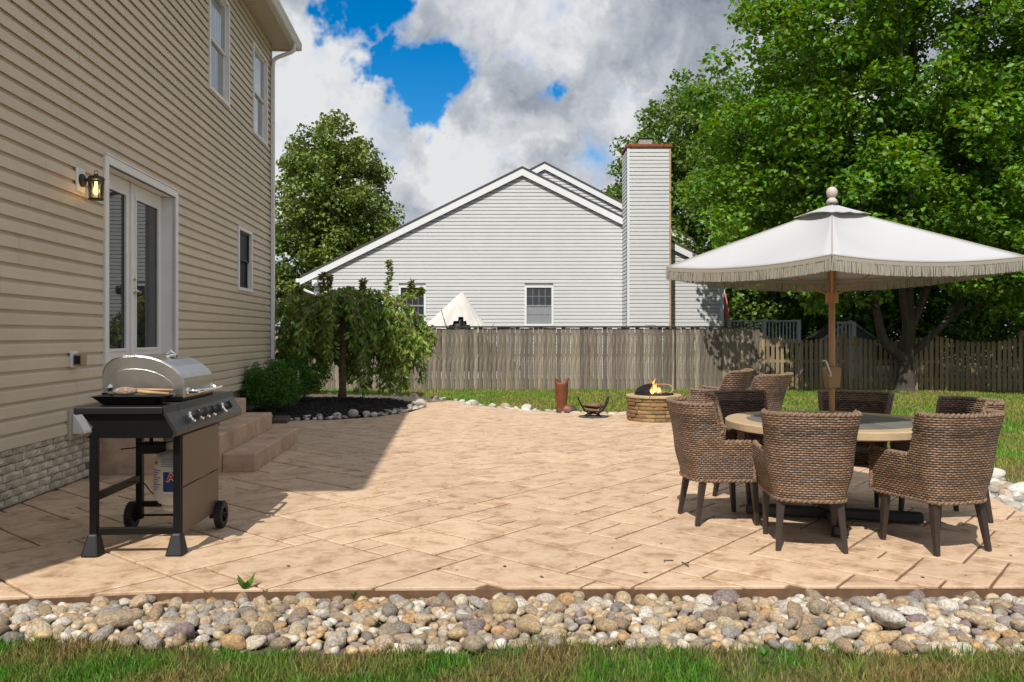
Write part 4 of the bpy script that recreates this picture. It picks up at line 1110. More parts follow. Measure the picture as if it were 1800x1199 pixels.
tree('maple_tree', 'big leafy maple with forked trunk before the picket fence', mb,
     [(10.6, 22.0, 8.6, 5.0, 4.6, 5.4), (8.2, 21.9, 5.2, 3.3, 3.2, 2.9), (13.2, 22.0, 5.6, 3.6, 3.4, 3.2), (10.6, 20.9, 4.8, 4.2, 2.6, 2.2), (10.2, 20.6, 3.6, 2.0, 1.4, 1.0), (15.2, 22.0, 8.6, 3.0, 3.5, 4.2), (7.2, 24.9, 4.3, 2.1, 1.6, 1.8), (11.2, 21.8, 12.6, 3.6, 3.6, 2.6), (14.2, 20.6, 3.0, 2.4, 1.6, 1.0), (7.9, 24.4, 6.9, 2.8, 2.2, 3.0), (13.8, 21.2, 3.6, 2.8, 2.4, 1.5), (9.0, 20.8, 3.2, 2.4, 2.0, 1.1), (15.6, 21.6, 4.2, 2.4, 2.4, 1.9), (8.4, 21.8, 10.0, 2.6, 2.6, 2.6), (12.6, 20.4, 2.7, 2.2, 1.6, .9), (9.6, 20.2, 2.9, 1.8, 1.5, .8), (15.0, 21.0, 2.5, 2.0, 1.6, .9)],
     900, 140000, .16, 'leaf_maple', 'bark_maple', .27, 5, limbs=ml, clr=(.38, .78), up=.5)
# feathery tree further back, behind the chimney
tree('tall_tree', 'tall loosely branched tree rising behind the chimney', (8.3, 36, -.3),
     [(7.4, 36, 8.6, 3.0, 2.6, 3.4), (8.6, 36, 11.0, 2.2, 2.2, 2.6), (5.7, 36, 7.2, 1.7, 2.0, 1.9), (8.2, 36, 5.0, 3.4, 2.6, 2.6)], 300, 24000, .19, 'leaf_far', 'bark', .22, 8, clr=(.35, .75), up=.3, thin=.06)
tree('pear_tree', 'rounded dense green tree behind the house corner on the left', (-8.4, 37, -.3),
     [(-8.3, 37, 6.6, 3.1, 3.0, 4.6), (-7.2, 37, 5.0, 2.6, 2.6, 2.6), (-9.5, 37, 4.6, 3.0, 2.6, 3.0), (-8.6, 37, 9.6, 1.7, 1.7, 2.2), (-6.9, 36.8, 7.4, 1.8, 1.8, 2.0)], 420, 42000, .20, 'leaf_pear', 'bark', .24, 9, clr=(.4, .75), up=.45)
rb = [((16.2, 31, -.3), [(16.2, 31, 6.5, 4.5, 4, 5.5), (15.5, 30.5, 3.6, 4.2, 3.2, 2.4)], 'shaded tree standing behind the maple at the right', .26),
      ((22, 33, -.3), [(22, 33, 7, 5, 4, 6), (21, 32, 3.2, 4.6, 3, 2.6)], 'broad dark tree beyond the picket fence at the far right', .28),
      ((10.6, 34, -.3), [(10.6, 34, 6.5, 4.2, 3.5, 5.0), (10.4, 33.4, 3.4, 3.8, 2.6, 2.2)], 'green tree between the neighbour house and the maple', .25),
      ((19.0, 27.6, -.3), [(18.6, 27.6, 8.5, 4.2, 3.6, 4.2), (19.5, 27.6, 5.2, 3.2, 2.8, 2.0)], 'slim trunked tree seen right of the maple over the pickets', .24),
      ((13.6, 40, -.3), [(13.6, 40, 7.5, 6, 4, 6.5), (13.6, 39.5, 3.0, 6.5, 3, 3.0)], 'large tree at the back, glimpsed between the nearer trees', .3)]
for i, (bs, bl, lab, tr) in enumerate(rb):
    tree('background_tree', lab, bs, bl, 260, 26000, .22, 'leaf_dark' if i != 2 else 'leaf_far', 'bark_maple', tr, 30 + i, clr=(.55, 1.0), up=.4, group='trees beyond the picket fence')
def shrub(name, label, c, r, n, size, mat, seed, cat='shrub', stems=14):
    rg = np.random.default_rng(seed); root = thing(name, label, cat, c)
    cen = []
    for _ in range(240):
        d = rg.normal(size=3); d /= np.linalg.norm(d); q = rg.uniform(.3, 1) ** .4
        p = d * q * np.array(r) * (1 + .12 * rg.normal()); p[2] = abs(p[2]) if p[2] < -r[2] * .6 else p[2]
        cen.append(p + np.array([0, 0, r[2]]))
    cen = np.array(cen)
    V, Fa = leaf_cloud(cen, np.full(len(cen), .18 * max(r)), np.full(len(cen), n // 240), size, rg, .35, .9, 1.6)
    V[:, 2] = np.maximum(V[:, 2], .01)
    tag(fast('foliage', V, Fa, mat, root), kind='stuff')
    b = MB()
    for k in range(stems):
        p = cen[rg.integers(len(cen))]; b.tube([(p[0] * .12, p[1] * .12, -.03), (p[0] * .5, p[1] * .5, p[2] * .5), tuple(p)], [.014, .009, .004], 5)
    b.build('stems', 'bark', root)
    return root
shrub('boxwood', 'rounded bright green boxwood against the house wall beside the steps', (-4.12, 13.75, bed_z(-4.12, 13.75)), (.46, .46, .40), 15000, .034, 'leaf_box', 1)
shrub('boxwood', 'second darker boxwood behind the first, at the house corner', (-4.25, 15.6, bed_z(-4.25, 15.6)), (.58, .5, .42), 14000, .036, 'leaf_box', 2)
for i, (x, y, rx, rz, lab) in enumerate(((15.0, 31.5, 1.6, 1.3, 'dark undergrowth behind the shed and the maple trunk'), (17.5, 28, 3.0, 1.7, 'dark undergrowth behind the pickets right of the maple trunk'), (22, 29, 3, 1.6, 'dark undergrowth at the far right edge beyond the fence'), (11.6, 32.6, 1.6, 1.3, 'low bush behind the neighbour deck'))):
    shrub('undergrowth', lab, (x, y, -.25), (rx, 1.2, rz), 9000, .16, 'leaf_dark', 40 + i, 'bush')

# ---- weeping cherry
def cherry():
    base = Vector((-3.52, 16.7, bed_z(-3.52, 16.7) - .03)); R = random.Random(4); rg = np.random.default_rng(4)
    root = thing('weeping_cherry', 'weeping tree with drooping green leaf strands over the mulch bed', 'tree', base)
    b = MB(); b.tube([(0, 0, 0), (.02, 0, .25), (0, .02, .7), (.03, 0, 1.2), (.02, 0, 1.75), (0, 0, 2.0)], [.10, .075, .065, .06, .06, .05], 10)
    LV = []; LF = []; TV = []; TF = []; n = [0, 0]
    def leaf(p, d, size, tip=False):
        nonlocal LV, LF
        d = d.normalized(); s = d.cross(Vector((R.uniform(-1, 1), R.uniform(-1, 1), R.uniform(-.3, .3)))).normalized(); nr = d.cross(s)
        L = size * R.uniform(.7, 1.25); w = L * .21
        q = [p, p + d * L * .45 + s * w + nr * L * .05, p + d * L - nr * L * .12, p + d * L * .45 - s * w + nr * L * .05]
        k = 1 if tip else 0
        (TV if tip else LV).extend([tuple(v) for v in q]); (TF if tip else LF).extend([(n[k], n[k] + 1, n[k] + 2), (n[k], n[k] + 2, n[k] + 3)]); n[k] += 4
    for i in range(86):
        a = R.uniform(0, 2 * math.pi); out = R.uniform(.25, 1.0) ** .7 * 1.72; out_x = out * (1.12 if math.cos(a) < 0 else 1.12); out_y = out * .85
        h0 = R.uniform(1.6, 2.0); peak = 2.0 + R.uniform(-.38, .42) * (1.15 - out / 2.4)
        end = R.uniform(.28, 1.25) if out > .8 else R.uniform(.5, 1.5)
        if math.cos(a) > .2 and R.random() < .35: end = R.uniform(.12, .6)
        cx, cy = math.cos(a), math.sin(a)
        P = catmull([(0, 0, h0), (cx * out_x * .35, cy * out_y * .35, peak), (cx * out_x * .75, cy * out_y * .75, peak - .12), (cx * out_x * .97, cy * out_y * .97, peak - .55), (cx * out_x * 1.02, cy * out_y * 1.02, (peak - .55 + end) / 2), (cx * out_x * 1.0, cy * out_y * 1.0, end)], 7)
        P = [p + Vector((R.uniform(-.03, .03), R.uniform(-.03, .03), 0)) for p in P]
        m = len(P); b.tube(P, [.014 * (1 - i_ / m) + .003 for i_ in range(m)], 4, cap=False)
        for j in range(4, m - 1):
            for _ in range(6 if j > 12 else 4):
                p = P[j].lerp(P[j + 1], R.random()); d = Vector((R.gauss(0, .55), R.gauss(0, .55), -.8 + R.gauss(0, .25)))
                leaf(p + Vector((R.gauss(0, .045), R.gauss(0, .045), R.gauss(0, .03))), d, .14, R.random() < .12)
    for (x, y, h) in ((.98, .0, 2.86), (-.42, .1, 2.62), (-.25, -.1, 2.55), (.42, .1, 2.46), (1.4, .2, 2.45), (1.62, .1, 2.3), (-.9, .1, 2.35), (-1.3, .1, 2.2)):
        P = catmull([(x * .5, y, 1.95), (x * .9, y, 2.15), (x, y, (2.15 + h) / 2), (x + .01, y, h)], 6); b.tube(P, [.012 - .0004 * k for k in range(len(P))], 4)
        for j in range(4, len(P)):
            for _ in range(12): leaf(P[j] + Vector((0, 0, R.uniform(-.04, .04))), Vector((R.gauss(0, .8), R.gauss(0, .8), R.uniform(-.3, .5))), .10, j > len(P) - 9 and R.random() < .6)
    for (p, q) in (((-.3, .0, 2.05), (-.75, -.05, 2.35)), ((-.75, -.05, 2.35), (-1.15, -.1, 2.2))): b.tube([p, q], [.012, .008], 5)
    b.build('trunk', 'bark_cherry', root, smooth=True)
    tag(fast('foliage', LV, LF, 'leaf_cherry', root), kind='stuff'); tag(fast('reddish_tips', TV, TF, 'leaf_tip', root), kind='stuff')
cherry()
# ================================================================== THINGS ON THE HOUSE WALL
def wall_thing(name, label, cat, u, z): return thing(name, label, cat, hw(.02, u, z), WA)
# lantern
ln = wall_thing('wall_lantern', 'black lantern with lit yellow bulb on the wall beside the french door', 'wall lamp', 5.64, 2.84)
b = MB(); b.box(-.004, .022, -.085, .085, -.115, .115); b.build('mounting_block', 'trim_white', ln, bevel=.012)
b = MB(); b.lathe([(.0, .0), (.062, .0), (.062, .018), (.045, .03), (.03, .04)], (.022, 0, 0), 18, 'x'); b.tube(catmull([(.05, 0, 0), (.09, 0, .012), (.125, 0, .03), (.15, 0, .035)], 4), .013, 8); b.build('arm', 'lantern_metal', ln, smooth=True)
b = MB(); lc = .155
b.lathe([(.0, .062), (.018, .06), (.03, .045), (.064, .036), (.075, .02), (.075, .008), (.06, .006)], (lc, 0, 0), 16)
b.tube([(lc + .016 * math.cos(a), 0, .078 + .018 * math.sin(a)) for a in [k * math.pi / 6 for k in range(12)]], .003, 5, closed=True)
for k in range(6):
    a = k * math.pi / 3 + .2; b.beam((lc + .066 * math.cos(a), .066 * math.sin(a), .01), (lc + .058 * math.cos(a), .058 * math.sin(a), -.175), .007)
b.lathe([(.052, -.185), (.066, -.182), (.066, -.168), (.052, -.166)], (lc, 0, 0), 16, cap=False); b.lathe([(.068, -.02), (.072, -.012), (.068, -.004)], (lc, 0, 0), 16, cap=False)
b.lathe([(.0, -.186), (.052, -.185), (.052, -.178), (.0, -.178)], (lc, 0, 0), 16)
b.build('cage', 'lantern_metal', ln)
b = MB(); b.lathe([(.061, .005), (.057, -.085), (.054, -.172)], (lc, 0, 0), 18, cap=False); b.build('glass', 'lamp_glass', ln, smooth=True)
b = MB(); b.lathe([(.0, -.135), (.016, -.13), (.027, -.11), (.027, -.085), (.016, -.055), (.013, -.03), (.013, -.0)], (lc, 0, 0), 14); b.build('bulb', 'bulb', ln, smooth=True)
ld = bpy.data.lights.new('lantern_light', 'POINT'); ld.energy = 0.4; ld.color = (1, .6, .22); ld.shadow_soft_size = .03
lo_ = bpy.data.objects.new('lantern_light', ld); COL.objects.link(lo_); lo_.parent = ln; lo_.location = (lc, 0, -.15)
# outlet with weather cover
ou = wall_thing('outlet_box', 'weatherproof outlet with smoky bubble cover low on the siding', 'outlet', 5.50, 1.155)
b = MB(); b.box(-.004, .03, -.062, .062, -.075, .075); b.build('base', 'pvc', ou, bevel=.012)
b = MB(); b.box(.03, .115, -.05, .05, -.06, .05); b.build('cover', 'tan_plastic', ou, bevel=.014)
b = MB(); b.box(.04, .095, -.0515, -.049, -.045, .035); b.build('window', 'plastic_black', ou)
# dryer vent hood and elbow pipe
ve = wall_thing('vent_hood', 'white dryer vent hood and elbow pipe at the siding bottom', 'vent', 5.45, .42)
b = MB(); b.box(-.02, .03, -.06, .40, .0, .27); b.build('mounting_board', 'trim_tan', ve, bevel=.006)
b = MB(); b.extrude([(.03, .23), (.05, .23), (.14, .08), (.14, .05), (.03, .05)], 'y', -.02, .13); b.build('hood', 'pvc', ve, bevel=.008)
b = MB(); b.tube(catmull([(.02, .28, .16), (.09, .28, .165), (.15, .28, .13), (.165, .28, .05), (.165, .28, .0)], 5), .047, 14); b.build('elbow_pipe', 'pvc', ve, smooth=True)

# ================================================================== GRILL
gr = thing('gas_grill', 'gas grill with stainless lid and black cart standing by the steps', 'grill', (-2.37, 5.42, 0), .045)
def leg(x, y, z0, z1):
    b = MB(); b.box(x - .022, x + .022, y - .022, y + .022, z0, z1)
    for z in (z1 - .03, z1 - .09, z0 + .1): b.lathe([(.006, 0), (.006, .005)], (x - .022 - .004, y, z), 6, 'x')
    return b
for (x, y, z0) in ((-.27, -.33, .12), (.245, -.33, .12), (-.27, .36, .07), (.245, .36, .07)): leg(x, y, z0, .75).build('leg', 'black_metal', gr, bevel=.004)
for sx in (-1, 1):
    b = MB(); x = .245 if sx > 0 else -.27
    b.add([(x - .055 + .0 * sx, -.41, 0), (x + .055, -.41, 0), (x + .055, -.29, 0), (x - .055, -.29, 0), (x - .03, -.365, .135), (x + .03, -.365, .135), (x + .03, -.30, .135), (x - .03, -.30, .135)],
          [(0, 3, 2, 1), (4, 5, 6, 7), (0, 1, 5, 4), (1, 2, 6, 5), (2, 3, 7, 6), (3, 0, 4, 7)])
    b.build('foot', 'plastic_black', gr, bevel=.012)
for sx in (-1, 1):
    x = .30 if sx > 0 else -.325
    b = MB(); b.lathe([(.05, -.024), (.084, -.026), (.094, -.018), (.094, .018), (.084, .026), (.05, .024)], (x, .36, .094), 26, 'x', cap=False)
    for k in range(26):
        a = k * 2 * math.pi / 26; b.box(x - .022, x + .022, .36 + .094 * math.cos(a) - .004, .36 + .094 * math.cos(a) + .004, .094 + .0935 * math.sin(a) - .004, .094 + .0935 * math.sin(a) + .004)
    wh = b.build('wheel', 'plastic_black', gr, bevel=0)
    b = MB(); b.lathe([(.0, -.03), (.018, -.03), (.022, -.015), (.022, .015), (.018, .03), (.0, .03)], (x, .36, .094), 14, 'x')
    for k in range(6):
        a = k * math.pi / 3; b.beam((x, .36 + .018 * math.cos(a), .094 + .018 * math.sin(a)), (x, .36 + .058 * math.cos(a), .094 + .058 * math.sin(a)), .014, .016, up=(1, 0, 0))
    b.build('hub', 'plastic_black', wh)
b = MB(); b.tube([(-.345, .36, .094), (.345, .36, .094)], .008, 8); b.build('axle', 'black_metal', gr)
b = MB(); b.box(-.245, .245, -.345, -.315, .125, .170); b.build('crossbar', 'black_metal', gr, bevel=.004)
b = MB(); b.box(-.245, .245, .345, .375, .155, .195); b.build('crossbar', 'black_metal', gr, bevel=.004)
b = MB(); b.box(-.285, -.255, -.305, .335, .335, .385); b.build('side_rail', 'black_metal', gr, bevel=.004)
for (z0, z1) in ((.125, .415), (.421, .745)):
    b = MB(); b.box(.262, .275, -.325, .385, z0, z1); b.build('front_panel', 'bronze_panel', gr, bevel=.003)
# body: sloping black end panel, control panel, shelves
prof_g = [(-.30, .915), (.2, .915), (.20, .895), (.272, .775), (.262, .745), (-.27, .745), (-.22, .80), (-.31, .91)]
b = MB(); b.extrude(prof_g, 'y', -.44, -.425); b.build('end_panel', 'black_metal', gr, bevel=.003)
b = MB(); b.extrude(prof_g, 'y', .86, .875); b.build('end_panel', 'black_metal', gr, bevel=.003)
b = MB(); b.box(-.27, .22, -.10, .60, .70, .93); b.build('firebox', 'black_metal', gr, bevel=.01)
b = MB(); b.box(-.33, .205, -.46, -.09, .915, .938); b.box(-.33, -.31, -.46, -.09, .89, .938); b.box(-.33, .205, -.475, -.46, .895, .938); b.build('side_shelf', 'steel_black', gr, bevel=.005)
b = MB(); b.box(-.33, .205, .54, .90, .915, .938); b.box(-.33, .205, .90, .915, .895, .938); b.build('side_shelf', 'steel_black', gr, bevel=.005)
for (a, c) in ((-.475, -.27), (-.268, .915)):
    b = MB(); b.extrude([(.2055, .942), (.216, .945), (.226, .900), (.292, .785), (.286, .76), (.268, .748), (.262, .757), (.270, .778), (.21, .89)], 'y', a, c); b.build('control_panel', 'graphite', gr, bevel=.003)
nk = Vector((.867, 0, .498)).normalized()
for y in (-.12, .04, .17, .30, .56):
    c = Vector((.259, y, .842)); k = MB()
    q = nk.to_track_quat('Z', 'Y').to_matrix()
    def ad(prof_, off=0):
        t = MB(); t.lathe(prof_, (0, 0, 0), 18); k.add([c + q @ Vector(v) for v in t.v], t.f)
    ad([(.040, 0), (.040, .006), (.030, .014), (.024, .016)])
    bz = k.build('knob', 'chrome', gr, smooth=False, bevel=0)
    k = MB(); ad([(.020, .014), (.027, .018), (.026, .040), (.020, .046), (.0, .046)]); k.add([c + q @ Vector(v) for v in [(-.009, -.028, .03), (.009, -.028, .03), (.009, .028, .03), (-.009, .028, .03), (-.007, -.026, .06), (.007, -.026, .06), (.007, .026, .06), (-.007, .026, .06)]], [(0, 3, 2, 1), (4, 5, 6, 7), (0, 1, 5, 4), (1, 2, 6, 5), (2, 3, 7, 6), (3, 0, 4, 7)])
    k.build('grip', 'plastic_black', bz)
    k = MB()
    for (dx, dz) in ((-.006, .046), (.0, -.05)):
        p = c + q @ Vector((dz, dx, .004)); k.lathe([(.0, .008), (.007, .006), (.008, 0)], tuple(p), 8)
    k.build('bezel_mark', 'chrome', bz)
# lid: side profile extruded, with raised rims on the end face
lp = [(-.325, .965), (-.335, 1.06), (-.335, 1.13), (-.315, 1.185), (-.27, 1.222), (-.20, 1.243), (-.12, 1.248), (-.03, 1.238), (.05, 1.212), (.12, 1.172), (.17, 1.128), (.192, 1.095), (.197, 1.06), (.197, .962)]
lid = MB(); lid.extrude(lp, 'y', -.085, .51); lido = lid.build('lid', 'steel', gr, bevel=.010, angle=50)
cx_, cz_ = -.07, 1.07
b = MB(); rim = [((x - cx_) * .985 + cx_, -.084, (z - cz_) * .985 + cz_) for x, z in lp]; b.tube(rim, .004, 6)
rim2 = [((x - cx_) * .80 + cx_ - .012, -.0835, (z - 1.0) * .70 + .985) for x, z in lp if z > 1.0] + [(.135, -.0835, .968)]; zz = [(p[0], p[2]) for p in rim2] + [(-.30, .968)]; b.extrude(zz, 'y', -.0885, -.08)
b.build('stamped_rim', 'steel', lido, bevel=.003)
b = MB(); b.lathe([(.026, 0), (.026, -.008), (.018, -.016), (.0, -.018)], (-.287, -.085, 1.035), 14, 'y'); b.build('hinge_cap', 'chrome', lido, smooth=True)
b = MB(); b.tube(catmull([(.197, -.03, 1.005), (.255, -.03, 1.005), (.275, .0, 1.005), (.28, .21, 1.005), (.275, .43, 1.005), (.255, .46, 1.005), (.197, .46, 1.005)], 6), .0145, 12)
for y in (-.03, .46): b.lathe([(.026, .196), (.026, .204), (.017, .212)], (0, y, 1.005), 14, 'x')
b.build('handle', 'chrome', lido, smooth=True)
b = MB(); tq = Vector((.0, .21, 1.228)); b.lathe([(.045, 0), (.045, .012), (.036, .02), (.0, .022)], tuple(tq), 18); b.tube([tq + Vector((-.03, 0, .02)), tq + Vector((0, 0, .045)), tq + Vector((.03, 0, .02))], .006, 6); b.build('thermometer', 'chrome', lido)
b = MB(); b.box(-.335, -.06, -.088, .0, .935, 1.0); b.extrude([(-.06, .94), (-.06, 1.0), (.06, .95), (.06, .94)], 'y', -.088, -.02); b.box(-.31, .19, -.08, .52, .925, .964); b.build('lid_base', 'black_metal', gr)
b = MB(); b.box(-.10, .04, -.12, .02, .60, .665); b.box(-.04, -.02, -.06, -.04, .66, .72); b.tube([(-.10, -.05, .635), (-.22, -.07, .625)], .005, 6); b.build('grease_tray', 'black_metal', gr, bevel=.012)
b = MB(); b.tube(catmull([(.0, -.05, .65), (.08, .0, .665), (.16, .08, .68), (.2, .1, .70)], 5), .0045, 6)
b.tube(catmull([(-.20, -.05, .40), (-.10, -.02, .395), (-.05, .05, .30), (.05, .2, .19), (.2, .3, .15)], 5), .004, 6); b.tube(catmull([(.07, -.03, .47), (-.0, .0, .46), (-.03, .08, .30), (-.05, .12, .2)], 5), .004, 6); b.build('gas_hose', 'plastic_black', gr)
# propane tank inside the cart
tk = thing('propane_tank', 'white propane tank with blue label hanging inside the grill cart', 'gas tank', hw(0, 0, 0) * 0 + Vector((-2.285, 5.52, .197)), .045)
b = MB(); b.lathe([(.10, .0), (.10, .035), (.095, .036), (.12, .05), (.148, .09), (.152, .12), (.152, .30), (.145, .345), (.115, .395), (.06, .42), (.03, .425)], (0, 0, 0), 32); b.build('tank', 'tank_white', tk, smooth=True)
b = MB(); b.lathe([(.085, .41), (.09, .43), (.09, .50), (.083, .505), (.083, .43)], (0, 0, 0), 20, cap=False); b.build('collar', 'tank_white', tk, smooth=True)
b = MB(); b.lathe([(.02, .42), (.02, .47), (.035, .47), (.035, .50), (.0, .50)], (0, 0, 0), 12); b.build('valve', 'brushed_nickel', tk)
def wrap(b, a0, a1, z0, z1, r, n=10):
    vs = []
    for i in range(n + 1):
        a = a0 + (a1 - a0) * i / n
        vs += [(r * math.cos(a), r * math.sin(a), z0), (r * math.cos(a), r * math.sin(a), z1)]
    b.add(vs, [(2 * i, 2 * i + 2, 2 * i + 3, 2 * i + 1) for i in range(n)])
fa = math.atan2(-5.52, 2.285) - .045          # side that faces the camera
b = MB(); wrap(b, fa - .62, fa + .95, .14, .272, .1533); lab_ = b.build('label', 'label_blue', tk)
b = MB(); wrap(b, fa - .62, fa + .95, .128, .139, .1533); b.build('label_stripe', 'label_white', tk)
b = MB()
for k in range(9): wrap(b, fa - 1.25, fa - .95 + .1 * (k % 3), .15 + k * .016, .155 + k * .016, .1532, 4)
for k in range(5): wrap(b, fa - .75, fa - .1, .355 - k * .012, .358 - k * .012, .146 + k * .0016, 5)
b.build('small_print', 'label_blue', tk)
b = MB(); wrap(b, fa - 1.15, fa - .97, .318, .338, .1533, 3); b.build('warning_mark', 'label_red', tk)
def letter(ch, h, grow, rr, a_c, zc, mat, name):
    cu = bpy.data.curves.new(name, 'FONT'); cu.body = ch; cu.size = h; cu.align_x = 'CENTER'; cu.align_y = 'CENTER'; cu.offset = grow; cu.resolution_u = 3
    o = bpy.data.objects.new(name, cu); COL.objects.link(o); dg = bpy.context.evaluated_depsgraph_get(); me = bpy.data.meshes.new_from_object(o.evaluated_get(dg)); bpy.data.objects.remove(o)
    for v in me.vertices:
        a = a_c + v.co.x / rr; v.co = (rr * math.cos(a), rr * math.sin(a), zc + v.co.y)
    me.materials.clear(); me.materials.append(MATS[mat]); q = bpy.data.objects.new(name, me); COL.objects.link(q); q.parent = lab_; return q
letter('A', .075, .006, .1537, fa - .27, .235, 'label_white', 'letter_outline'); letter('A', .075, .002, .1541, fa - .27, .235, 'label_red', 'letter')
# roasting pan and grill brush on the shelf
pn = thing('roasting_pan', 'black roasting pan on the grill side shelf', 'pan', (-2.42, 5.165, .940), .045)
b = MB()
P0 = [(-.15, -.085), (.15, -.085), (.15, .085), (-.15, .085)]; P1 = [(-.205, -.125), (.215, -.125), (.215, .125), (-.205, .125)]
vs = [(x, y, 0) for x, y in P0] + [(x, y, .052) for x, y in P1] + [(x * 1.08, y * 1.10, .056) for x, y in P1] + [(x * .97, y * .96, .052) for x, y in P1] + [(x * .96, y * .95, .008) for x, y in P0]
fs = [(3, 2, 1, 0)] + [(k * 4 + i, k * 4 + (i + 1) % 4, k * 4 + 4 + (i + 1) % 4, k * 4 + 4 + i) for k in range(4) for i in range(4)] + [(16, 17, 18, 19)]
b.add(vs, fs); b.build('tray', 'black_metal', pn, bevel=.004)
br = thing('grill_brush', 'grill brush with tan bristle head and wooden handles lying across the pan', 'grill brush', (-2.42, 5.13, .995), .05)
b = MB(); b.ico((-.03, 0, .028), .068, (1.15, .55, .42), 2, .06, 3); b.build('bristle_head', 'bristle', br, smooth=True)
b = MB(); b.tube([(.02, .0, .03), (.10, -.01, .022), (.24, -.015, .012)], [.010, .012, .009], 8); b.build('handle', 'wood_handle', br, smooth=True)
b = MB(); b.tube([(.0, .05, .035), (.10, .045, .034), (.25, .035, .032)], [.008, .009, .008], 8); b.build('handle', 'wood_handle', br, smooth=True)
b = MB(); b.tube([(.25, .035, .032), (.29, .03, .032)], [.006, .003], 8); b.build('tip', 'chrome', br)

# ================================================================== DINING SET
TC = Vector((2.40, 6.06, 0))
tb = thing('dining_table', 'round patio table with pale wooden rim and dark slatted top', 'table', TC, .0)
R0 = .775
b = MB(); b.lathe([(.615, .735), (.62, .743), (R0 - .012, .743), (R0, .735), (R0, .690), (R0 - .012, .682), (.60, .682), (.60, .70), (.615, .70)], (0, 0, 0), 72, cap=False); b.build('rim', 'table_rim', tb, smooth=False, bevel=0)
w = .118; k = -6
for k in range(-6, 6):
    y0, y1 = k * w + .003, (k + 1) * w - .003; ym = max(abs(y0), abs(y1))
    if ym >= .614: 
        if min(abs(y0), abs(y1)) >= .60: continue
    def xx(y): return math.sqrt(max(0, .613 ** 2 - min(abs(y), .612) ** 2))
    ys = [y0 + (y1 - y0) * i / 6 for i in range(7)]; poly = [(-xx(y), y) for y in ys] + [(xx(y), y) for y in reversed(ys)]
    b = MB(); b.prism([(p[1], p[0]) for p in poly], .705, .736); b.build('slat', 'table_slat', tb, bevel=.002)
b = MB(); b.lathe([(.06, .03), (.06, .685), (.24, .685), (.24, .675), (.07, .64)], (0, 0, 0), 20); b.build('pedestal', 'table_base', tb)
for a in (-.28, -.28 + math.pi / 2):
    c, s = math.cos(a), math.sin(a); b = MB()
    b.beam((-.62 * c, -.62 * s, .048), (.62 * c, .62 * s, .048), .10, .07 if a < 0 else .064); b.build('foot_beam', 'table_base', tb, bevel=.012)
    b = MB(); b.beam((-.55 * c, -.55 * s, .665), (.55 * c, .55 * s, .665), .06, .035 if a < 0 else .03); b.build('top_brace', 'table_base', tb)
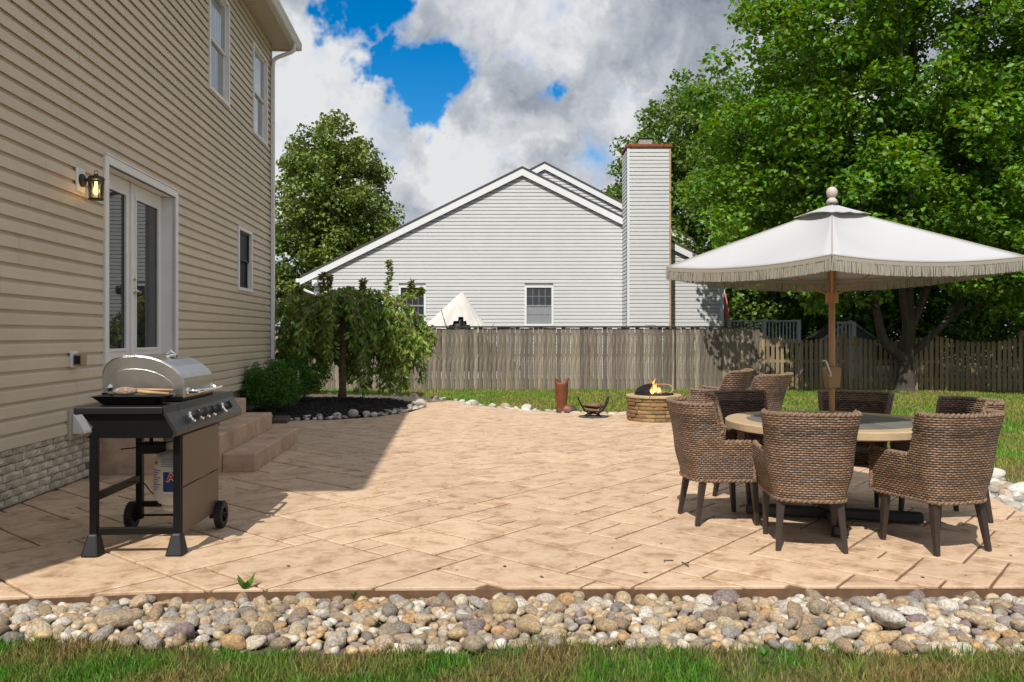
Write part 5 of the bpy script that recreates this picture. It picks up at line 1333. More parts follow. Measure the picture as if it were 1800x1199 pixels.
def make_chair(name, label, cat, W2=.272, yF=.25, yS=-.10, yB=-.30, zb=.325, arm=.605, top=.875, flare=.062, zseat=.43, legs=True, mat='wicker', wing=(-.055, -.145), taper=.045, splay=.035):
    root = thing(name, label, cat)
    path = []
    ns = 14
    for i in range(ns): path.append(Vector((-W2 - splay * (1 - i / ns) ** 1.3, yF + (yS - yF) * i / ns)))
    na = 15
    for i in range(na + 1):
        t = math.pi / 2 * i / na; e = .72
        path.append(Vector((-W2 * max(0, math.cos(t)) ** e, yS - (yS - yB) * math.sin(t) ** e)))
    path = path + [Vector((-p.x, p.y)) for p in reversed(path[:-1])]
    n = len(path); nrm = []
    for i in range(n):
        t = (path[min(i + 1, n - 1)] - path[max(i - 1, 0)]).normalized(); nrm.append(Vector((t.y, -t.x)) * 1.0)
    # outward normal must point away from the seat centre
    nrm = [q if q.dot(p - Vector((0, 0))) > 0 else -q for q, p in zip(nrm, path)]
    arc = [0.0]
    for i in range(1, n): arc.append(arc[-1] + (path[i] - path[i - 1]).length)
    def topz(i):
        y = path[i].y; return arm + .012 * smooth01(.1, yF, y) + (top - arm) * smooth01(wing[0], wing[1], y)
    def off(i, z):
        back = smooth01(-.05, -.26, path[i].y); d = -taper * (1 - smooth01(zb, zb + .22, z))
        return d + flare * (.12 + .88 * back) * max(0, (z - (zb + .18)) / (top - zb - .18)) ** 1.7
    m = 13; V = []; UV = []
    th = .038
    for side in (0, 1):
        for i in range(n):
            zt = topz(i)
            for j in range(m):
                z = zb + (zt - zb) * j / (m - 1); o = off(i, z) - (th if side else 0); p = path[i] + nrm[i] * o
                V.append((p.x, p.y, z)); UV.append((arc[i] + (5 if side else 0), z))
    Fc = []; N0 = n * m
    for i in range(n - 1):
        for j in range(m - 1):
            a = i * m + j; Fc.append((a, a + m, a + m + 1, a + 1)); a += N0; Fc.append((a, a + 1, a + m + 1, a + m))
    for i in range(n - 1): Fc.append((i * m + m - 1, (i + 1) * m + m - 1, N0 + (i + 1) * m + m - 1, N0 + i * m + m - 1)); Fc.append((i * m, N0 + i * m, N0 + (i + 1) * m, (i + 1) * m))
    for i in (0, n - 1):
        for j in range(m - 1): Fc.append((i * m + j, i * m + j + 1, N0 + i * m + j + 1, N0 + i * m + j))
    b = MB(); b.add(V, Fc); b.uv = UV; sh = b.build('woven_shell', mat, root, smooth=True)
    e = sh.modifiers.new('split', 'EDGE_SPLIT'); e.split_angle = math.radians(55)
    def rope(pts, r, nm):
        pts = [Vector(p) for p in pts]; q = []; ph = 0
        b = MB()
        for st in (0, math.pi):
            q = []
            acc = 0
            for i, p in enumerate(pts):
                if i: acc += (pts[i] - pts[i - 1]).length
                t = (pts[min(i + 1, len(pts) - 1)] - pts[max(i - 1, 0)]).normalized(); u = t.cross(Vector((0, 0, 1)))
                u = u.normalized() if u.length > .1 else Vector((1, 0, 0)); v = u.cross(t); a = acc * 95 + st
                q.append(p + (u * math.cos(a) + v * math.sin(a)) * r * .55)
            b.tube(q, r * .75, 6)
        b.build(nm, 'braid', root, smooth=True)
    def dens(P, k=4):
        return catmull(P, k)
    tp = [(path[i] + nrm[i] * (off(i, topz(i)) - th * .5)).to_3d() + Vector((0, 0, topz(i) + .004)) for i in range(n)]
    fr0 = tp[0].copy(); fr0.z = zb + .03; fr1 = tp[-1].copy(); fr1.z = zb + .03
    rope(dens([fr0, fr0.lerp(tp[0], .5)] + tp + [fr1.lerp(tp[-1], .5), fr1]), .0165, 'rim_braid')
    bt = [(path[i] + nrm[i] * (off(i, zb) - .008)).to_3d() + Vector((0, 0, zb + .004)) for i in range(n)]; rope(dens(bt + [bt[0]], 3), .0135, 'base_braid')
    inner = [path[i] + nrm[i] * (off(i, zseat) - th - .001) for i in range(n)]
    b = MB(); b.prism([(p.x, p.y) for p in inner], zb + .01, zseat); b.uv = [(v[0] + v[1] * .2, v[1] + v[2]) for v in b.v]; b.build('seat', mat, root)
    if legs:
        for sx in (-1, 1):
            for (ty, by, bx) in ((yF - .06, yF - .035, .225), (yB + .135, yB + .075, .205)):
                b = MB(); b.beam((sx * (bx - (.03 if ty < 0 else .004)), ty, zb + .05), (sx * bx, by + (.0 if ty > 0 else -.0), .0), .052, .052, .030, .030, up=(0, 1, 0)); b.build('leg', 'leg_brown', root, bevel=.005)
    return root
CH_LAB = [(180, 'brown wicker dining chair at the left side of the round table'), (237, 'brown wicker dining chair with its back to the camera at the table front'),
          (297, 'brown wicker dining chair at the front right of the round table'), (4, 'brown wicker dining chair mostly hidden at the right side of the table'),
          (58, 'dark shaded wicker dining chair behind the table, right of the umbrella pole'), (117, 'dark shaded wicker dining chair behind the table at its left')]
FACE = {180: (.99, .10), 237: (.17, .985), 297: (-.29, .955)}
ch0_ = make_chair('dining_chair', CH_LAB[0][1], 'chair')
for k, (deg, lab) in enumerate(CH_LAB):
    o = ch0_ if k == 0 else copy_tree(ch0_)
    a = math.radians(deg); d = Vector((math.cos(a), math.sin(a))); dist = {180: .86, 237: .84, 297: .84, 4: .88, 58: .84, 117: .84}[deg]
    o.location = (TC.x + d.x * dist, TC.y + d.y * dist, 0)
    fx, fy = FACE.get(deg, (-d.x, -d.y)); o.rotation_euler = (0, 0, math.atan2(fy, fx) - math.pi / 2)
    tag(o, lab, 'chair', 'wicker chairs round the patio table')
b = MB(); b.box(-.02, .02, -.003, .003, -.01, .01)
# lounge chairs by the fire pit
l0 = make_chair('lounge_chair', 'brown wicker lounge chair by the fire pit, farther of the two', 'chair', W2=.33, yF=.36, yS=-.12, yB=-.32, zb=.10, arm=.54, top=.84, flare=.16, zseat=.34, legs=False, mat='wicker_lounge', wing=(-.02, -.24), taper=.03)
for sx in (-1, 1):
    for y in (.28, -.22):
        b = MB(); b.beam((sx * .27, y, .12), (sx * .27, y, 0), .05, .05, .04, .04, up=(0, 1, 0)); b.build('leg', 'leg_brown', l0)
b = MB(); b.box(-.27, .27, -.24, .33, .345, .43); b.build('cushion', 'cushion', l0, bevel=.03)
l0.location = (3.18, 12.35, 0); l0.rotation_euler = (0, 0, math.radians(62)); l0['group'] = 'lounge chairs at the fire pit'
l1 = copy_tree(l0); l1.location = (3.36, 11.2, 0); l1.rotation_euler = (0, 0, math.radians(48)); l1['label'] = 'brown wicker lounge chair by the fire pit, nearer of the two'

# ================================================================== UMBRELLA
um = thing('patio_umbrella', 'white square patio umbrella with fringed edge over the round table', 'umbrella', TC)
b = MB(); b.lathe([(.021, .05), (.021, 1.02), (.0225, 1.03), (.0225, 2.30)], (0, 0, 0), 14); b.build('pole', 'pole_wood', um, smooth=True)
b = MB(); b.lathe([(.10, .086), (.10, .13), (.05, .15), (.032, .16), (.032, .30), (.024, .31)], (0, 0, 0), 18); b.build('base_socket', 'table_base', um)
b = MB()
cz0, cz1 = .985, 1.145
for (z, r) in (): pass
b.add([(-.042, -.052, cz0), (.042, -.052, cz0), (.042, .052, cz0), (-.042, .052, cz0), (-.050, -.058, cz1 - .02), (.050, -.058, cz1 - .02), (.050, .058, cz1 - .02), (-.050, .058, cz1 - .02), (-.046, -.05, cz1), (.046, -.05, cz1), (.046, .05, cz1), (-.046, .05, cz1)],
      [(3, 2, 1, 0), (8, 9, 10, 11)] + [(k * 4 + i, k * 4 + (i + 1) % 4, k * 4 + 4 + (i + 1) % 4, k * 4 + 4 + i) for k in range(2) for i in range(4)])
ck = b.build('crank_housing', 'crank_tan', um, bevel=.008)
b = MB(); b.tube([(-.035, -.05, 1.085), (-.045, -.085, 1.085)], .012, 10); b.beam((-.045, -.09, 1.085), (-.085, -.095, 1.19), .020, .012); b.tube([(-.085, -.09, 1.185), (-.115, -.12, 1.19)], .009, 8); b.build('crank_handle', 'brushed_nickel', ck)
dirF = Vector((-TC.x, -TC.y)).normalized(); D = 1.24
AX = [dirF, Vector((-dirF.y, dirF.x)) * 1, -dirF, Vector((dirF.y, -dirF.x))]
# corner order: front, (right or left), back, other
HC = [1.868, 1.925, 1.868, 1.925]; APX = 2.335
cor = [Vector((a.x * D, a.y * D, h)) for a, h in zip(AX, HC)]
apex = Vector((0, 0, APX))
def rim_pt(i, t):
    a, c = cor[i], cor[(i + 1) % 4]; p = a.lerp(c, t); p.z -= .040 * (1 - (2 * t - 1) ** 2)
    mid = (a + c) / 2; inn = -Vector((mid.x, mid.y, 0)).normalized(); return p + inn * .02 * (1 - (2 * t - 1) ** 2)
b = MB(); NT, NR_ = 20, 14; V = []
for i in range(4):
    for t in range(NT):
        for r in range(NR_ + 1):
            f = r / NR_; p = apex.lerp(rim_pt(i, t / NT), f); tt = t / NT
            p.z -= .045 * math.sin(math.pi * f) * (1 - (2 * tt - 1) ** 2) ** .8 + .004 * math.sin(f * 9 + i * 2 + tt * 5) * (1 - (2 * tt - 1) ** 2)
            V.append(p)
NC = 4 * NT
Fc = [(c * (NR_ + 1) + r, ((c + 1) % NC) * (NR_ + 1) + r, ((c + 1) % NC) * (NR_ + 1) + r + 1, c * (NR_ + 1) + r + 1) for c in range(NC) for r in range(NR_)]
b.add(V, Fc); cn = b.build('canopy', 'canopy', um, smooth=True)
e = cn.modifiers.new('split', 'EDGE_SPLIT'); e.split_angle = math.radians(14)
so = cn.modifiers.new('thick', 'SOLIDIFY'); so.thickness = .003
b = MB()
for i in range(4):
    b.tube([apex.lerp(cor[i], k / 10) + Vector((0, 0, .004)) for k in range(1, 11)], .0045, 5)
for i in range(4):
    b.tube([rim_pt(i, t / 20) + Vector((0, 0, .0)) for t in range(21)], .006, 5)
b.build('piping', 'fringe', cn)
# vent cap on top
b = MB(); V = []
for i in range(4):
    for t in range(8):
        a, c = cor[i], cor[(i + 1) % 4]; tt = t / 8
        for f in (0.05, .5, 1.0):
            e_ = apex.lerp(a.lerp(c, tt), .215 * f * (1 - .10 * (1 - (2 * tt - 1) ** 2))); e_.z += .028 + (.012 * (1 - (2 * tt - 1) ** 2) * f if i % 2 else .004 * math.sin(t * 2)); V.append(e_)
Fc = [(c * 3 + r, ((c + 1) % 32) * 3 + r, ((c + 1) % 32) * 3 + r + 1, c * 3 + r + 1) for c in range(32) for r in range(2)]
b.add(V, Fc); vc = b.build('vent_cap', 'canopy', um, smooth=True)
b = MB(); b.tube([V[c * 3 + 2] for c in range(32)], .004, 5, closed=True); b.build('piping', 'fringe', vc)
b = MB(); b.lathe([(.0, 2.365), (.045, 2.37), (.034, 2.395), (.024, 2.405), (.022, 2.412), (.028, 2.415), (.037, 2.43), (.041, 2.448), (.038, 2.466), (.028, 2.482), (.013, 2.491), (.0, 2.493)], (0, 0, 0), 22); b.build('finial', 'finial', um, smooth=True)
# fringe: a woven band with hundreds of hanging cords
rgf = random.Random(8)
for i in range(4):
    b = MB(); nb_ = 40; vs = []
    out = (cor[i] + cor[(i + 1) % 4]); out.z = 0; out.normalize()
    for t in range(nb_ + 1):
        p = rim_pt(i, t / nb_) + out * .004; vs += [tuple(p + Vector((0, 0, -.0))), tuple(p + Vector((0, 0, -.028)))]
    b.add(vs, [(2 * k, 2 * k + 2, 2 * k + 3, 2 * k + 1) for k in range(nb_)])
    n = 460; dirr = (cor[(i + 1) % 4] - cor[i]); dirr.z = 0; dirr.normalize()
    for k in range(n):
        t = (k + rgf.uniform(-.2, .2)) / n; t = min(1, max(0, t)); p = rim_pt(i, t) + out * rgf.uniform(-.002, .006); L = .096 + rgf.uniform(-.005, .003); w = .0029
        if rgf.random() < .012: continue
        s = out * rgf.uniform(-.006, .006) + dirr * rgf.uniform(-.005, .005)
        b.add([p - dirr * w + Vector((0, 0, -.02)), p + dirr * w + Vector((0, 0, -.02)), p + dirr * w + s + Vector((0, 0, -L)), p - dirr * w + s + Vector((0, 0, -L))], [(0, 1, 2, 3)])
    b.build('fringe', 'fringe', um)
b = MB()
for i in range(4):
    b.beam(apex + Vector((0, 0, -.06)), cor[i] * .985 + Vector((0, 0, -.0)), .022, .014)
b.build('rib', 'pole_wood', um)
b = MB(); b.lathe([(.045, 1.62), (.045, 1.70), (.03, 1.71)], (0, 0, 0), 14)
for i in range(4): b.beam((0, 0, 1.66), apex.lerp(cor[i], .52) + Vector((0, 0, -.055)), .018, .012)
b.build('strut_hub', 'pole_wood', um)

# ================================================================== FIRE PIT, BOOT, LOG HOLDER
fp = thing('fire_pit', 'round fire pit of stacked brown ledge stones with spark screen', 'fire pit', (2.31, 13.15, 0))
rgp = random.Random(12); rows = 6; hrow = .062
for r in range(rows):
    a = rgp.uniform(0, 1)
    end = a + 2 * math.pi
    while a < end - .02:
        da = rgp.uniform(.34, .62)
        if end - (a + da) < .2: da = end - a
        if r == 4 and abs(((a + da / 2) + math.pi) % (2 * math.pi) - math.pi + 2.35) < .16: a += da; continue
        b = MB(); ro = .43 + rgp.uniform(-.016, .012); ri = .33; z0, z1 = r * hrow, (r + 1) * hrow - .003; n = 5; vs = []
        for i in range(n + 1):
            t = a + .008 + (da - .016) * i / n; jr = rgp.uniform(-.007, .007)
            for (rr, z) in ((ri, z0), (ro + jr, z0 + .004), (ro + jr + .004, z0 + hrow * .5), (ro + jr - .003, z1 - .004), (ri, z1)): vs.append((rr * math.cos(t), rr * math.sin(t), z))
        b.add(vs, [(i * 5 + k, i * 5 + (k + 1) % 5, i * 5 + 5 + (k + 1) % 5, i * 5 + 5 + k) for i in range(n) for k in range(5)] + [(4, 3, 2, 1, 0), tuple(n * 5 + k for k in range(5))])
        b.build('ledge_stone', 'firestone', fp); a += da
b = MB(); b.lathe([(.33, 0), (.40, 0), (.40, .37), (.33, .37)], (0, 0, 0), 32, cap=False); b.build('liner', 'mortar', fp)
for k in range(10):
    a0, a1 = k * math.pi / 5 + .006, (k + 1) * math.pi / 5 - .006; n = 6; vs = []
    for i in range(n + 1):
        t = a0 + (a1 - a0) * i / n
        for (rr, z) in ((.305, .373), (.452, .373), (.455, .40), (.448, .412), (.31, .412)): vs.append((rr * math.cos(t), rr * math.sin(t), z))
    b = MB(); b.add(vs, [(i * 5 + k_, i * 5 + (k_ + 1) % 5, i * 5 + 5 + (k_ + 1) % 5, i * 5 + 5 + k_) for i in range(n) for k_ in range(5)] + [(4, 3, 2, 1, 0), tuple(n * 5 + k_ for k_ in range(5))])
    b.build('cap_stone', 'fire_cap', fp)
b = MB(); b.lathe([(.315, .414), (.32, .425), (.30, .43), (.26, .37), (.15, .32), (.0, .31)], (0, 0, 0), 32); b.build('bowl', 'mesh_black', fp, smooth=True)
b = MB()                                                     # spark screen, half opened dome of wire
for k in range(25):
    a = math.pi * (.42 + 1.0 * k / 24); b.tube([(.30 * math.cos(a) * math.cos(t), .30 * math.sin(a) * math.cos(t), .43 + .16 * math.sin(t)) for t in [q * math.pi / 16 for q in range(8)]], .004, 4)
for q in range(1, 7):
    t = q * math.pi / 16; b.tube([(.30 * math.cos(t) * math.cos(a), .30 * math.cos(t) * math.sin(a), .43 + .16 * math.sin(t)) for a in [math.pi * (.42 + 1.0 * k / 24) for k in range(25)]], .004, 4)
b.lathe([(.30, .426), (.31, .432), (.30, .438)], (0, 0, 0), 32, cap=False)
b.build('spark_screen', 'mesh_black', fp)
b = MB(); b.add([(.27 * math.cos(math.pi * (.5 + k / 14)) * math.cos(t), .27 * math.sin(math.pi * (.5 + k / 14)) * math.cos(t), .425 + .15 * math.sin(t)) for k in range(13) for t in [q * math.pi / 14 for q in range(7)]], [(k * 7 + q, k * 7 + 7 + q, k * 7 + 8 + q, k * 7 + 1 + q) for k in range(12) for q in range(6)]); b.build('screen_panel', 'mesh_black', fp)
b = MB(); b.tube(catmull([(.26, -.06, .44), (.30, -.05, .50), (.24, .0, .57), (.05, .05, .575)], 6), .009, 6); b.tube(catmull([(.26, -.06, .44), (.16, -.12, .46), (.05, -.14, .44)], 6), .007, 6); b.build('screen_handle', 'rust_trim', fp)
for k in range(4):
    b = MB(); a = k * .8; b.tube([(-.17 * math.cos(a), -.17 * math.sin(a), .42), (.17 * math.cos(a), .17 * math.sin(a), .45)], [.04, .035], 8); b.build('firewood', 'log', fp)
def flame_geo(b, c, h, r, seed):
    R = random.Random(seed); n, m = 7, 9; vs = []; lean = R.uniform(-.05, .05)
    for j in range(m):
        f = j / (m - 1); rr = r * (1.15 * math.sin(math.pi * min(1, f * .62 + .28)) * (1 - f) ** .7 + .002)
        ox = lean * f * f + .022 * math.sin(f * 7 + seed) * f; oy = .02 * math.cos(f * 6 + seed * 2) * f
        for k in range(n):
            a = 2 * math.pi * k / n + f * 1.2; q = rr * (1 + .25 * math.sin(3 * a + seed)); vs.append((c[0] + ox + q * math.cos(a), c[1] + oy + q * math.sin(a), c[2] + h * f))
    b.add(vs, [(j * n + k, j * n + (k + 1) % n, j * n + n + (k + 1) % n, j * n + n + k) for j in range(m - 1) for k in range(n)])
b = MB()
for k, (x, y, h, r) in enumerate(((-.02, -.05, .25, .034), (.05, -.02, .17, .03), (-.07, .0, .13, .03), (.10, .03, .11, .024), (.02, .06, .20, .03), (.08, -.08, .10, .022), (-.05, -.09, .11, .024), (.0, -.1, .08, .03))): flame_geo(b, (x, y, .43), h, r, k)
b.build('flames', 'flame', fp, smooth=True)
b = MB()
for k, (x, y, h, r) in enumerate(((-.01, -.10, .15, .028), (.06, -.07, .10, .022), (-.06, -.10, .08, .02))): flame_geo(b, (x, y, .43), h, r, k + 9)
b.build('flame_core', 'flame_core', fp, smooth=True)

bo = thing('boot_planter', 'reddish brown cowboy boot planter on the far patio edge', 'planter', (.92, 14.45, 0), -.25); bo.scale = (1.12, 1.12, 1.04)
b = MB(); n = 20; rings = [(.0, -.02, .085, .075), (.03, -.02, .09, .078), (.10, -.025, .085, .078), (.16, -.03, .088, .082), (.24, -.03, .10, .09), (.32, -.03, .105, .095), (.40, -.03, .108, .098), (.47, -.03, .11, .10), (.52, -.03, .112, .10)]
V = []
for (z, cx, rx, ry) in rings:
    for k in range(n):
        a = 2 * math.pi * k / n; w_ = 1 + .05 * math.sin(z * 75 + math.sin(a) * 1.5) * (z > .1); zz = z
        if z > .5: zz = z + .055 * abs(math.cos(a)) ** 1.5 - .035 * abs(math.sin(a)) ** 2
        V.append((cx + rx * w_ * math.cos(a), ry * w_ * math.sin(a), zz + .015))
Fc = [(j * n + k, j * n + (k + 1) % n, j * n + n + (k + 1) % n, j * n + n + k) for j in range(len(rings) - 1) for k in range(n)]
b.add(V, Fc); o = b.build('shaft', 'boot', bo, smooth=True); so = o.modifiers.new('thick', 'SOLIDIFY'); so.thickness = .012; so.offset = -1
b = MB(); V = []; m = 10
for j in range(m + 1):
    f = j / m; x = -.09 + .30 * f; hw_ = .078 * math.sqrt(max(.02, 1 - max(0, (f - .55) / .45) ** 2.2)); hh = .12 * (1 - f) ** .6 + .045
    if f == 1: hw_, hh = .02, .03
    for k in range(12):
        a = math.pi * k / 11; V.append((x, hw_ * math.cos(a), .014 + hh * math.sin(a)))
Fc = [(j * 12 + k, j * 12 + k + 1, j * 12 + 13 + k, j * 12 + 12 + k) for j in range(m) for k in range(11)] + [tuple(range(12)), tuple(m * 12 + k for k in range(11, -1, -1))]
b.add(V, Fc); b.build('foot', 'boot', bo, smooth=True)
b = MB(); pl = [(-.11, -.07), (.02, -.078), (.12, -.08), (.20, -.055), (.225, 0), (.20, .055), (.12, .08), (.02, .078), (-.11, .07), (-.125, 0)]; b.prism(pl, .0, .022); b.prism([(x * .6 - .05, y) for x, y in pl], -.0, .03); b.build('sole', 'boot_sole', bo, bevel=.006)
b = MB(); V = []
for j in range(5):
    f = .72 + .28 * j / 4; x = -.09 + .305 * f; hw_ = .083 * math.sqrt(max(.02, 1 - max(0, (f - .55) / .45) ** 2.2)); hh = .125 * (1 - f) ** .6 + .05
    if j == 4: hw_, hh = .024, .034
    for k in range(12):
        a = math.pi * k / 11; V.append((x, hw_ * math.cos(a), .016 + hh * math.sin(a)))
b.add(V, [(j * 12 + k, j * 12 + k + 1, j * 12 + 13 + k, j * 12 + 12 + k) for j in range(4) for k in range(11)]); b.build('toe_cap', 'boot_sole', bo, smooth=True)
pb = thing('flat_stone', 'flat grey stone slab the boot planter stands on', 'stone', (.80, 14.52, -.045))
b = MB(); b.prism([(-.42, -.12), (-.1, -.2), (.3, -.18), (.38, .05), (.2, .2), (-.25, .2), (-.45, .08)], 0, .04); b.build('slab', 'flue', pb, bevel=.012)

lh = thing('log_holder', 'black iron log cradle holding split firewood on a round mat', 'log holder', (1.37, 13.62, 0), .0)
b = MB(); b.lathe([(.0, .003), (.25, .003), (.255, .010), (.245, .014), (.0, .014)], (0, 0, 0), 30); b.build('mat', 'mat_dark', lh)
for s in (-1, 1):
    b = MB()
    loop = [(s * .08, -.09, .06), (s * .17, -.11, .15), (s * .235, -.10, .27), (s * .25, -.05, .325), (s * .252, .0, .335), (s * .25, .05, .325), (s * .235, .10, .27), (s * .17, .11, .15), (s * .08, .09, .06)]
    b.tube(catmull(loop, 6), .011, 7)
    b.build('loop', 'black_metal', lh, smooth=True)
    b = MB(); V = []; 
    for j in range(7):
        f = j / 6; x = s * (.085 + .15 * f ** .85); z = .06 + .21 * f ** 1.25
        for k in range(5): V.append((x, -.10 + .05 * k, z + .0))
    b.add(V, [(j * 5 + k, j * 5 + k + 1, j * 5 + 6 + k, j * 5 + 5 + k) for j in range(6) for k in range(4)]); o = b.build('side_panel', 'black_metal', lh); so = o.modifiers.new('t', 'SOLIDIFY'); so.thickness = .006
b = MB()
for y in (-.09, .09): b.tube(catmull([(-.13, y * 1.2, .014), (-.06, y, .055), (0, y * .7, .066), (.06, y, .055), (.13, y * 1.2, .014)], 5), .011, 7)
b.build('leg_bars', 'black_metal', lh, smooth=True)
for k, (x, z, r, a) in enumerate(((-.06, .12, .05, .1), (.05, .12, .052, -.1), (.0, .19, .055, .05), (-.09, .20, .04, .0), (.09, .20, .042, -.12))):
    b = MB(); V = []; sh = [(1, 0), (.4, .8), (-.6, .75), (-1, -.1), (-.3, -.8), (.7, -.65)]
    for y in (-.15, .15): V += [(x + r * p[0], y + a * .1 * p[0], z + r * p[1] * .85) for p in sh]
    b.add(V, [(i, (i + 1) % 6, 6 + (i + 1) % 6, 6 + i) for i in range(6)] + [(5, 4, 3, 2, 1, 0), (6, 7, 8, 9, 10, 11)]); lg = b.build('log', 'log', lh, bevel=.006); lg.rotation_euler = (0, 0, .9 + a)

# ================================================================== BEYOND THE FENCE
tn = thing('draped_canopy', 'collapsed cream canopy cloth draped over a pole behind the fence', 'canopy', (-1.56, 25.3, -.25))
b = MB(); V = []; n, m = 90, 22
for j in range(m + 1):
    f = j / m
    for k in range(n):
        a = 2 * math.pi * k / n; rx = 1.85 if math.cos(a) < 0 else 1.1; fold = 1 + .16 * math.sin(a * 14 + .6 * math.sin(3 * a)) * f + .10 * math.sin(a * 11 + f * 1.5) * f + .06 * math.sin(a * 23) * f
        r = f ** .92 * fold; z = 2.98 - 2.45 * f + .16 * math.sin(math.pi * f) * (-1)
        V.append((rx * r * math.cos(a) * 1.55, .9 * r * math.sin(a), max(.3, z)))
skip = set()
for j in range(m):
    for k in range(n):
        a = 2 * math.pi * (k + .5) / n; w_ = abs(math.atan2(math.sin(a + math.pi / 2), math.cos(a + math.pi / 2))); f = (j + .5) / m
        if f > .27 and w_ < .52 * (f - .26) / .16: skip.add((j, k))
b.add(V, [(j * n + k, j * n + (k + 1) % n, j * n + n + (k + 1) % n, j * n + n + k) for j in range(m) for k in range(n) if (j, k) not in skip]); b.build('cloth', 'tent', tn, smooth=True)
b = MB(); b.tube([(0, -.36, 0), (0, -.12, 2.6)], .035, 10); b.build('pole', 'trim_far', tn, smooth=True)
b = MB(); b.add([(p[0] * .9, p[1] * .86 + .03, p[2] * .975) for p in V], [(j * n + k, j * n + (k + 1) % n, j * n + n + (k + 1) % n, j * n + n + k) for j in range(m) for k in range(n)]); b.build('opening_shade', 'black_metal', tn)  # black inner copy of the cloth, standing in for shade inside the opening
b = MB(); b.tube([(-.62, -.42, 2.42), (-.5, -.52, 2.0), (-.28, -.62, 1.6)], .011, 5); b.tube([(1.02, -.3, 2.02), (.85, -.42, 1.75), (.7, -.5, 1.55)], .011, 5); b.build('cord', 'black_metal', tn)
dk = thing('deck_railing', 'grey white baluster railing of the neighbour deck above the fence', 'railing', (9.3, 30, -.25))
b = MB(); b.box(-1.25, 1.4, -.05, .05, 2.13, 2.18); b.build('top_rail', 'deck_white', dk)
b = MB(); b.box(-1.25, 1.4, -.03, .03, 1.42, 1.47); b.build('bottom_rail', 'deck_white', dk)
for k in range(20):
    b = MB(); b.box(-.02, .02, -.02, .02, 1.47, 2.13); b.build('baluster', 'deck_white', dk, loc=(-1.18 + k * .13, 0, 0))
b = MB(); b.box(-1.3, 1.4, -.1, 2.5, 1.2, 1.40)
for x in (-1.25, .05, 1.35): b.box(x - .06, x + .06, -.06, .06, 0, 2.2)
b.build('deck', 'deck_white', dk)
pu = thing('closed_umbrella', 'closed pink umbrella standing on the neighbour deck', 'umbrella', (8.05, 30.6, 1.15))
b = MB(); b.lathe([(.0, 1.85), (.05, 1.78), (.10, 1.4), (.15, 1.0), (.13, .72), (.06, .70)], (0, 0, 0), 12); V = [(v[0] * (1 + .25 * (i % 2)), v[1] * (1 + .25 * (i % 2)), v[2]) for i, v in enumerate(b.v)]; b.v = V; b.build('cloth', 'pink_cloth', pu)
b = MB(); b.tube([(0, 0, 0), (0, 0, 1.95)], .022, 8); b.lathe([(.25, 0), (.25, .08), (.03, .1)], (0, 0, 0), 14); b.build('pole', 'trim_far', pu)
sd = thing('garden_shed', 'small blue grey shed with dark roof behind the maple trunk', 'shed', (12.7, 30.5, -.25))
b = MB(); b.extrude([(-.95, 0), (.95, 0), (.95, 1.55), (0, 2.2), (-.95, 1.55)], 'y', 0, 2.4); b.build('wall', 'shed_wall', sd)
b = MB()
for s in (-1, 1): b.extrude([(0, 2.22), (s * 1.12, 1.46), (s * 1.12, 1.53), (0, 2.30)], 'y', -.15, 2.5)
b.build('roof', 'roof_shingle', sd)
b = MB(); b.box(-.4, .4, -.03, -.002, .1, 1.5); b.build('door', 'deck_white', sd)
for s in (-1, 1):
    b = MB(); b.extrude([(0, 2.215), (s * 1.12, 1.455), (s * 1.12, 1.36), (0, 2.11)], 'y', -.18, -.151); b.build('rake_board', 'deck_white', sd)
pr = thing('porch_rail', 'short white post and rail beside the shed', 'railing', (12.2, 29.6, -.25))
b = MB(); b.box(-.3, .38, -.06, .06, 2.05, 2.12); b.build('rail', 'deck_white', pr)
for k in range(5):
    b = MB(); w_ = .07 if k == 4 else .025; b.box(-w_, w_, -w_, w_, 0, 2.05); b.build('post', 'deck_white', pr, loc=(-.25 + .14 * k, 0, 0))

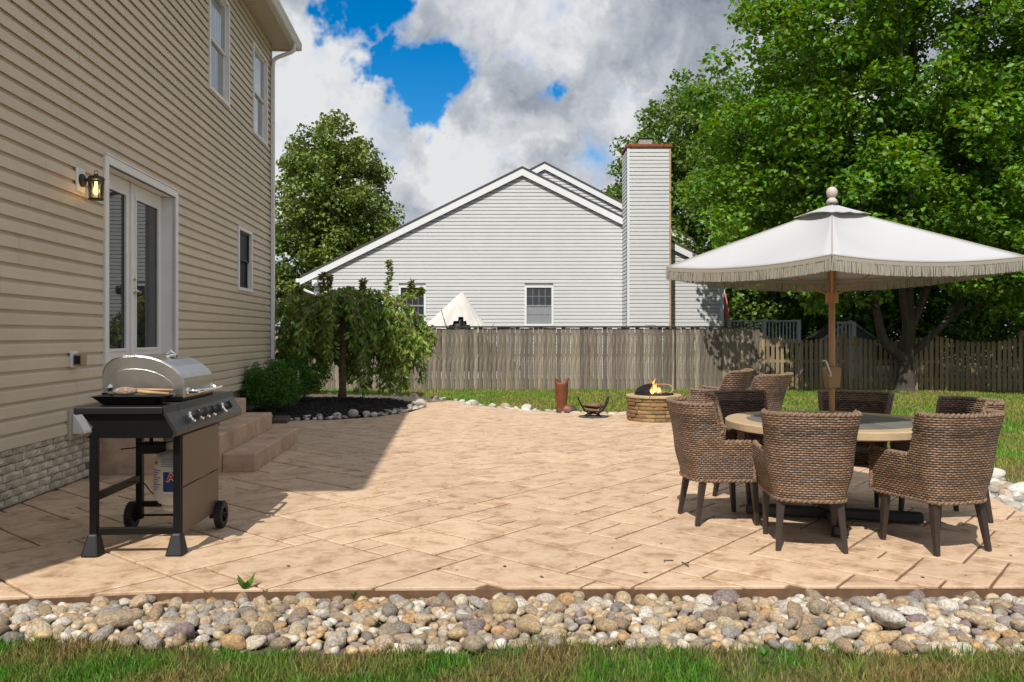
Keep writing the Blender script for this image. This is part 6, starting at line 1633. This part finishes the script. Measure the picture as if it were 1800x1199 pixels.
# ================================================================== SMALL THINGS ON THE PATIO
def twig(label, p, pts, r):
    o = thing('twig', label, 'twig', p); b = MB()
    for q, rr in pts: b.tube(q, rr, 5)
    b.build('stick', 'bark', o); return o
g0 = gp(1205, 995); twig('small forked dark twig on the patio before the dining chairs', g0, [([(-.012, .05, .008), (0, .02, .01), (.012, -.03, .008)], r_) for r_ in (.004,)] + [([(0, .02, .01), (.03, .035, .012)], .0035)], .004)
g0 = gp(1176, 988); twig('small bent dark twig on the patio, left of the forked one', g0, [([(-.03, -.012, .006), (-.028, .01, .008), (.03, .016, .006)], .0035)], .004)
def weed(label, px, py, s, n, seed):
    R = random.Random(seed); p = gp(px, py); o = thing('weed', label, 'weed', p - Vector((0, 0, .02))); V = []; Fc = []
    for k in range(n):
        a = R.uniform(0, 6.28); l = s * R.uniform(.6, 1.1); w = l * .22; d = Vector((math.cos(a) * .6, math.sin(a) * .6, 1)).normalized(); sd_ = Vector((-math.sin(a), math.cos(a), 0)); i = len(V)
        V += [Vector((0, 0, 0)), d * l * .5 + sd_ * w, d * l, d * l * .5 - sd_ * w]; Fc += [(i, i + 1, i + 2), (i, i + 2, i + 3)]
    b = MB(); b.add(V, Fc); b.build('leaves', 'leaf_weed', o); return o
weed('green weed sprouting at the patio edge above the rocks at left', 432, 1034, .11, 8, 1)
weed('tiny weed at the patio edge near the middle of the rocks', 622, 1046, .06, 6, 2)
weed('small weed among the rocks at the right', 1342, 1148, .06, 7, 3)

sb = thing('splash_block', 'dark flat splash block beside the bottom step', 'splash block', gp(492, 742), WA)
b = MB(); b.add([(-.16, -.22, 0), (.16, -.22, 0), (.12, .24, 0), (-.12, .24, 0), (-.15, -.21, .05), (.15, -.21, .05), (.11, .23, .085), (-.11, .23, .085)], [(0, 3, 2, 1), (4, 5, 6, 7), (0, 1, 5, 4), (1, 2, 6, 5), (2, 3, 7, 6), (3, 0, 4, 7)]); b.build('block', 'bark', sb, bevel=.012)
rgl = random.Random(77); b = MB()
for _ in range(150):
    x, y = rgl.uniform(-3.6, 4.0), 4.5 + 9 * rgl.random() ** 1.4
    if not inpoly(x, y, PATIO): continue
    a = rgl.uniform(0, 6.28); l = rgl.uniform(.006, .022); w = l * rgl.uniform(.25, .6); c, s_ = math.cos(a), math.sin(a); h = rgl.uniform(.004, .010)
    b.add([(x - l * c, y - l * s_, .003), (x + w * s_, y - w * c, h), (x + l * c, y + l * s_, .003), (x - w * s_, y + w * c, h * .6)], [(0, 1, 2), (0, 2, 3)])
tag(b.build('leaf_litter', 'bark'), 'scattered dry leaf bits and dirt specks on the patio', 'leaf litter', kind='stuff')
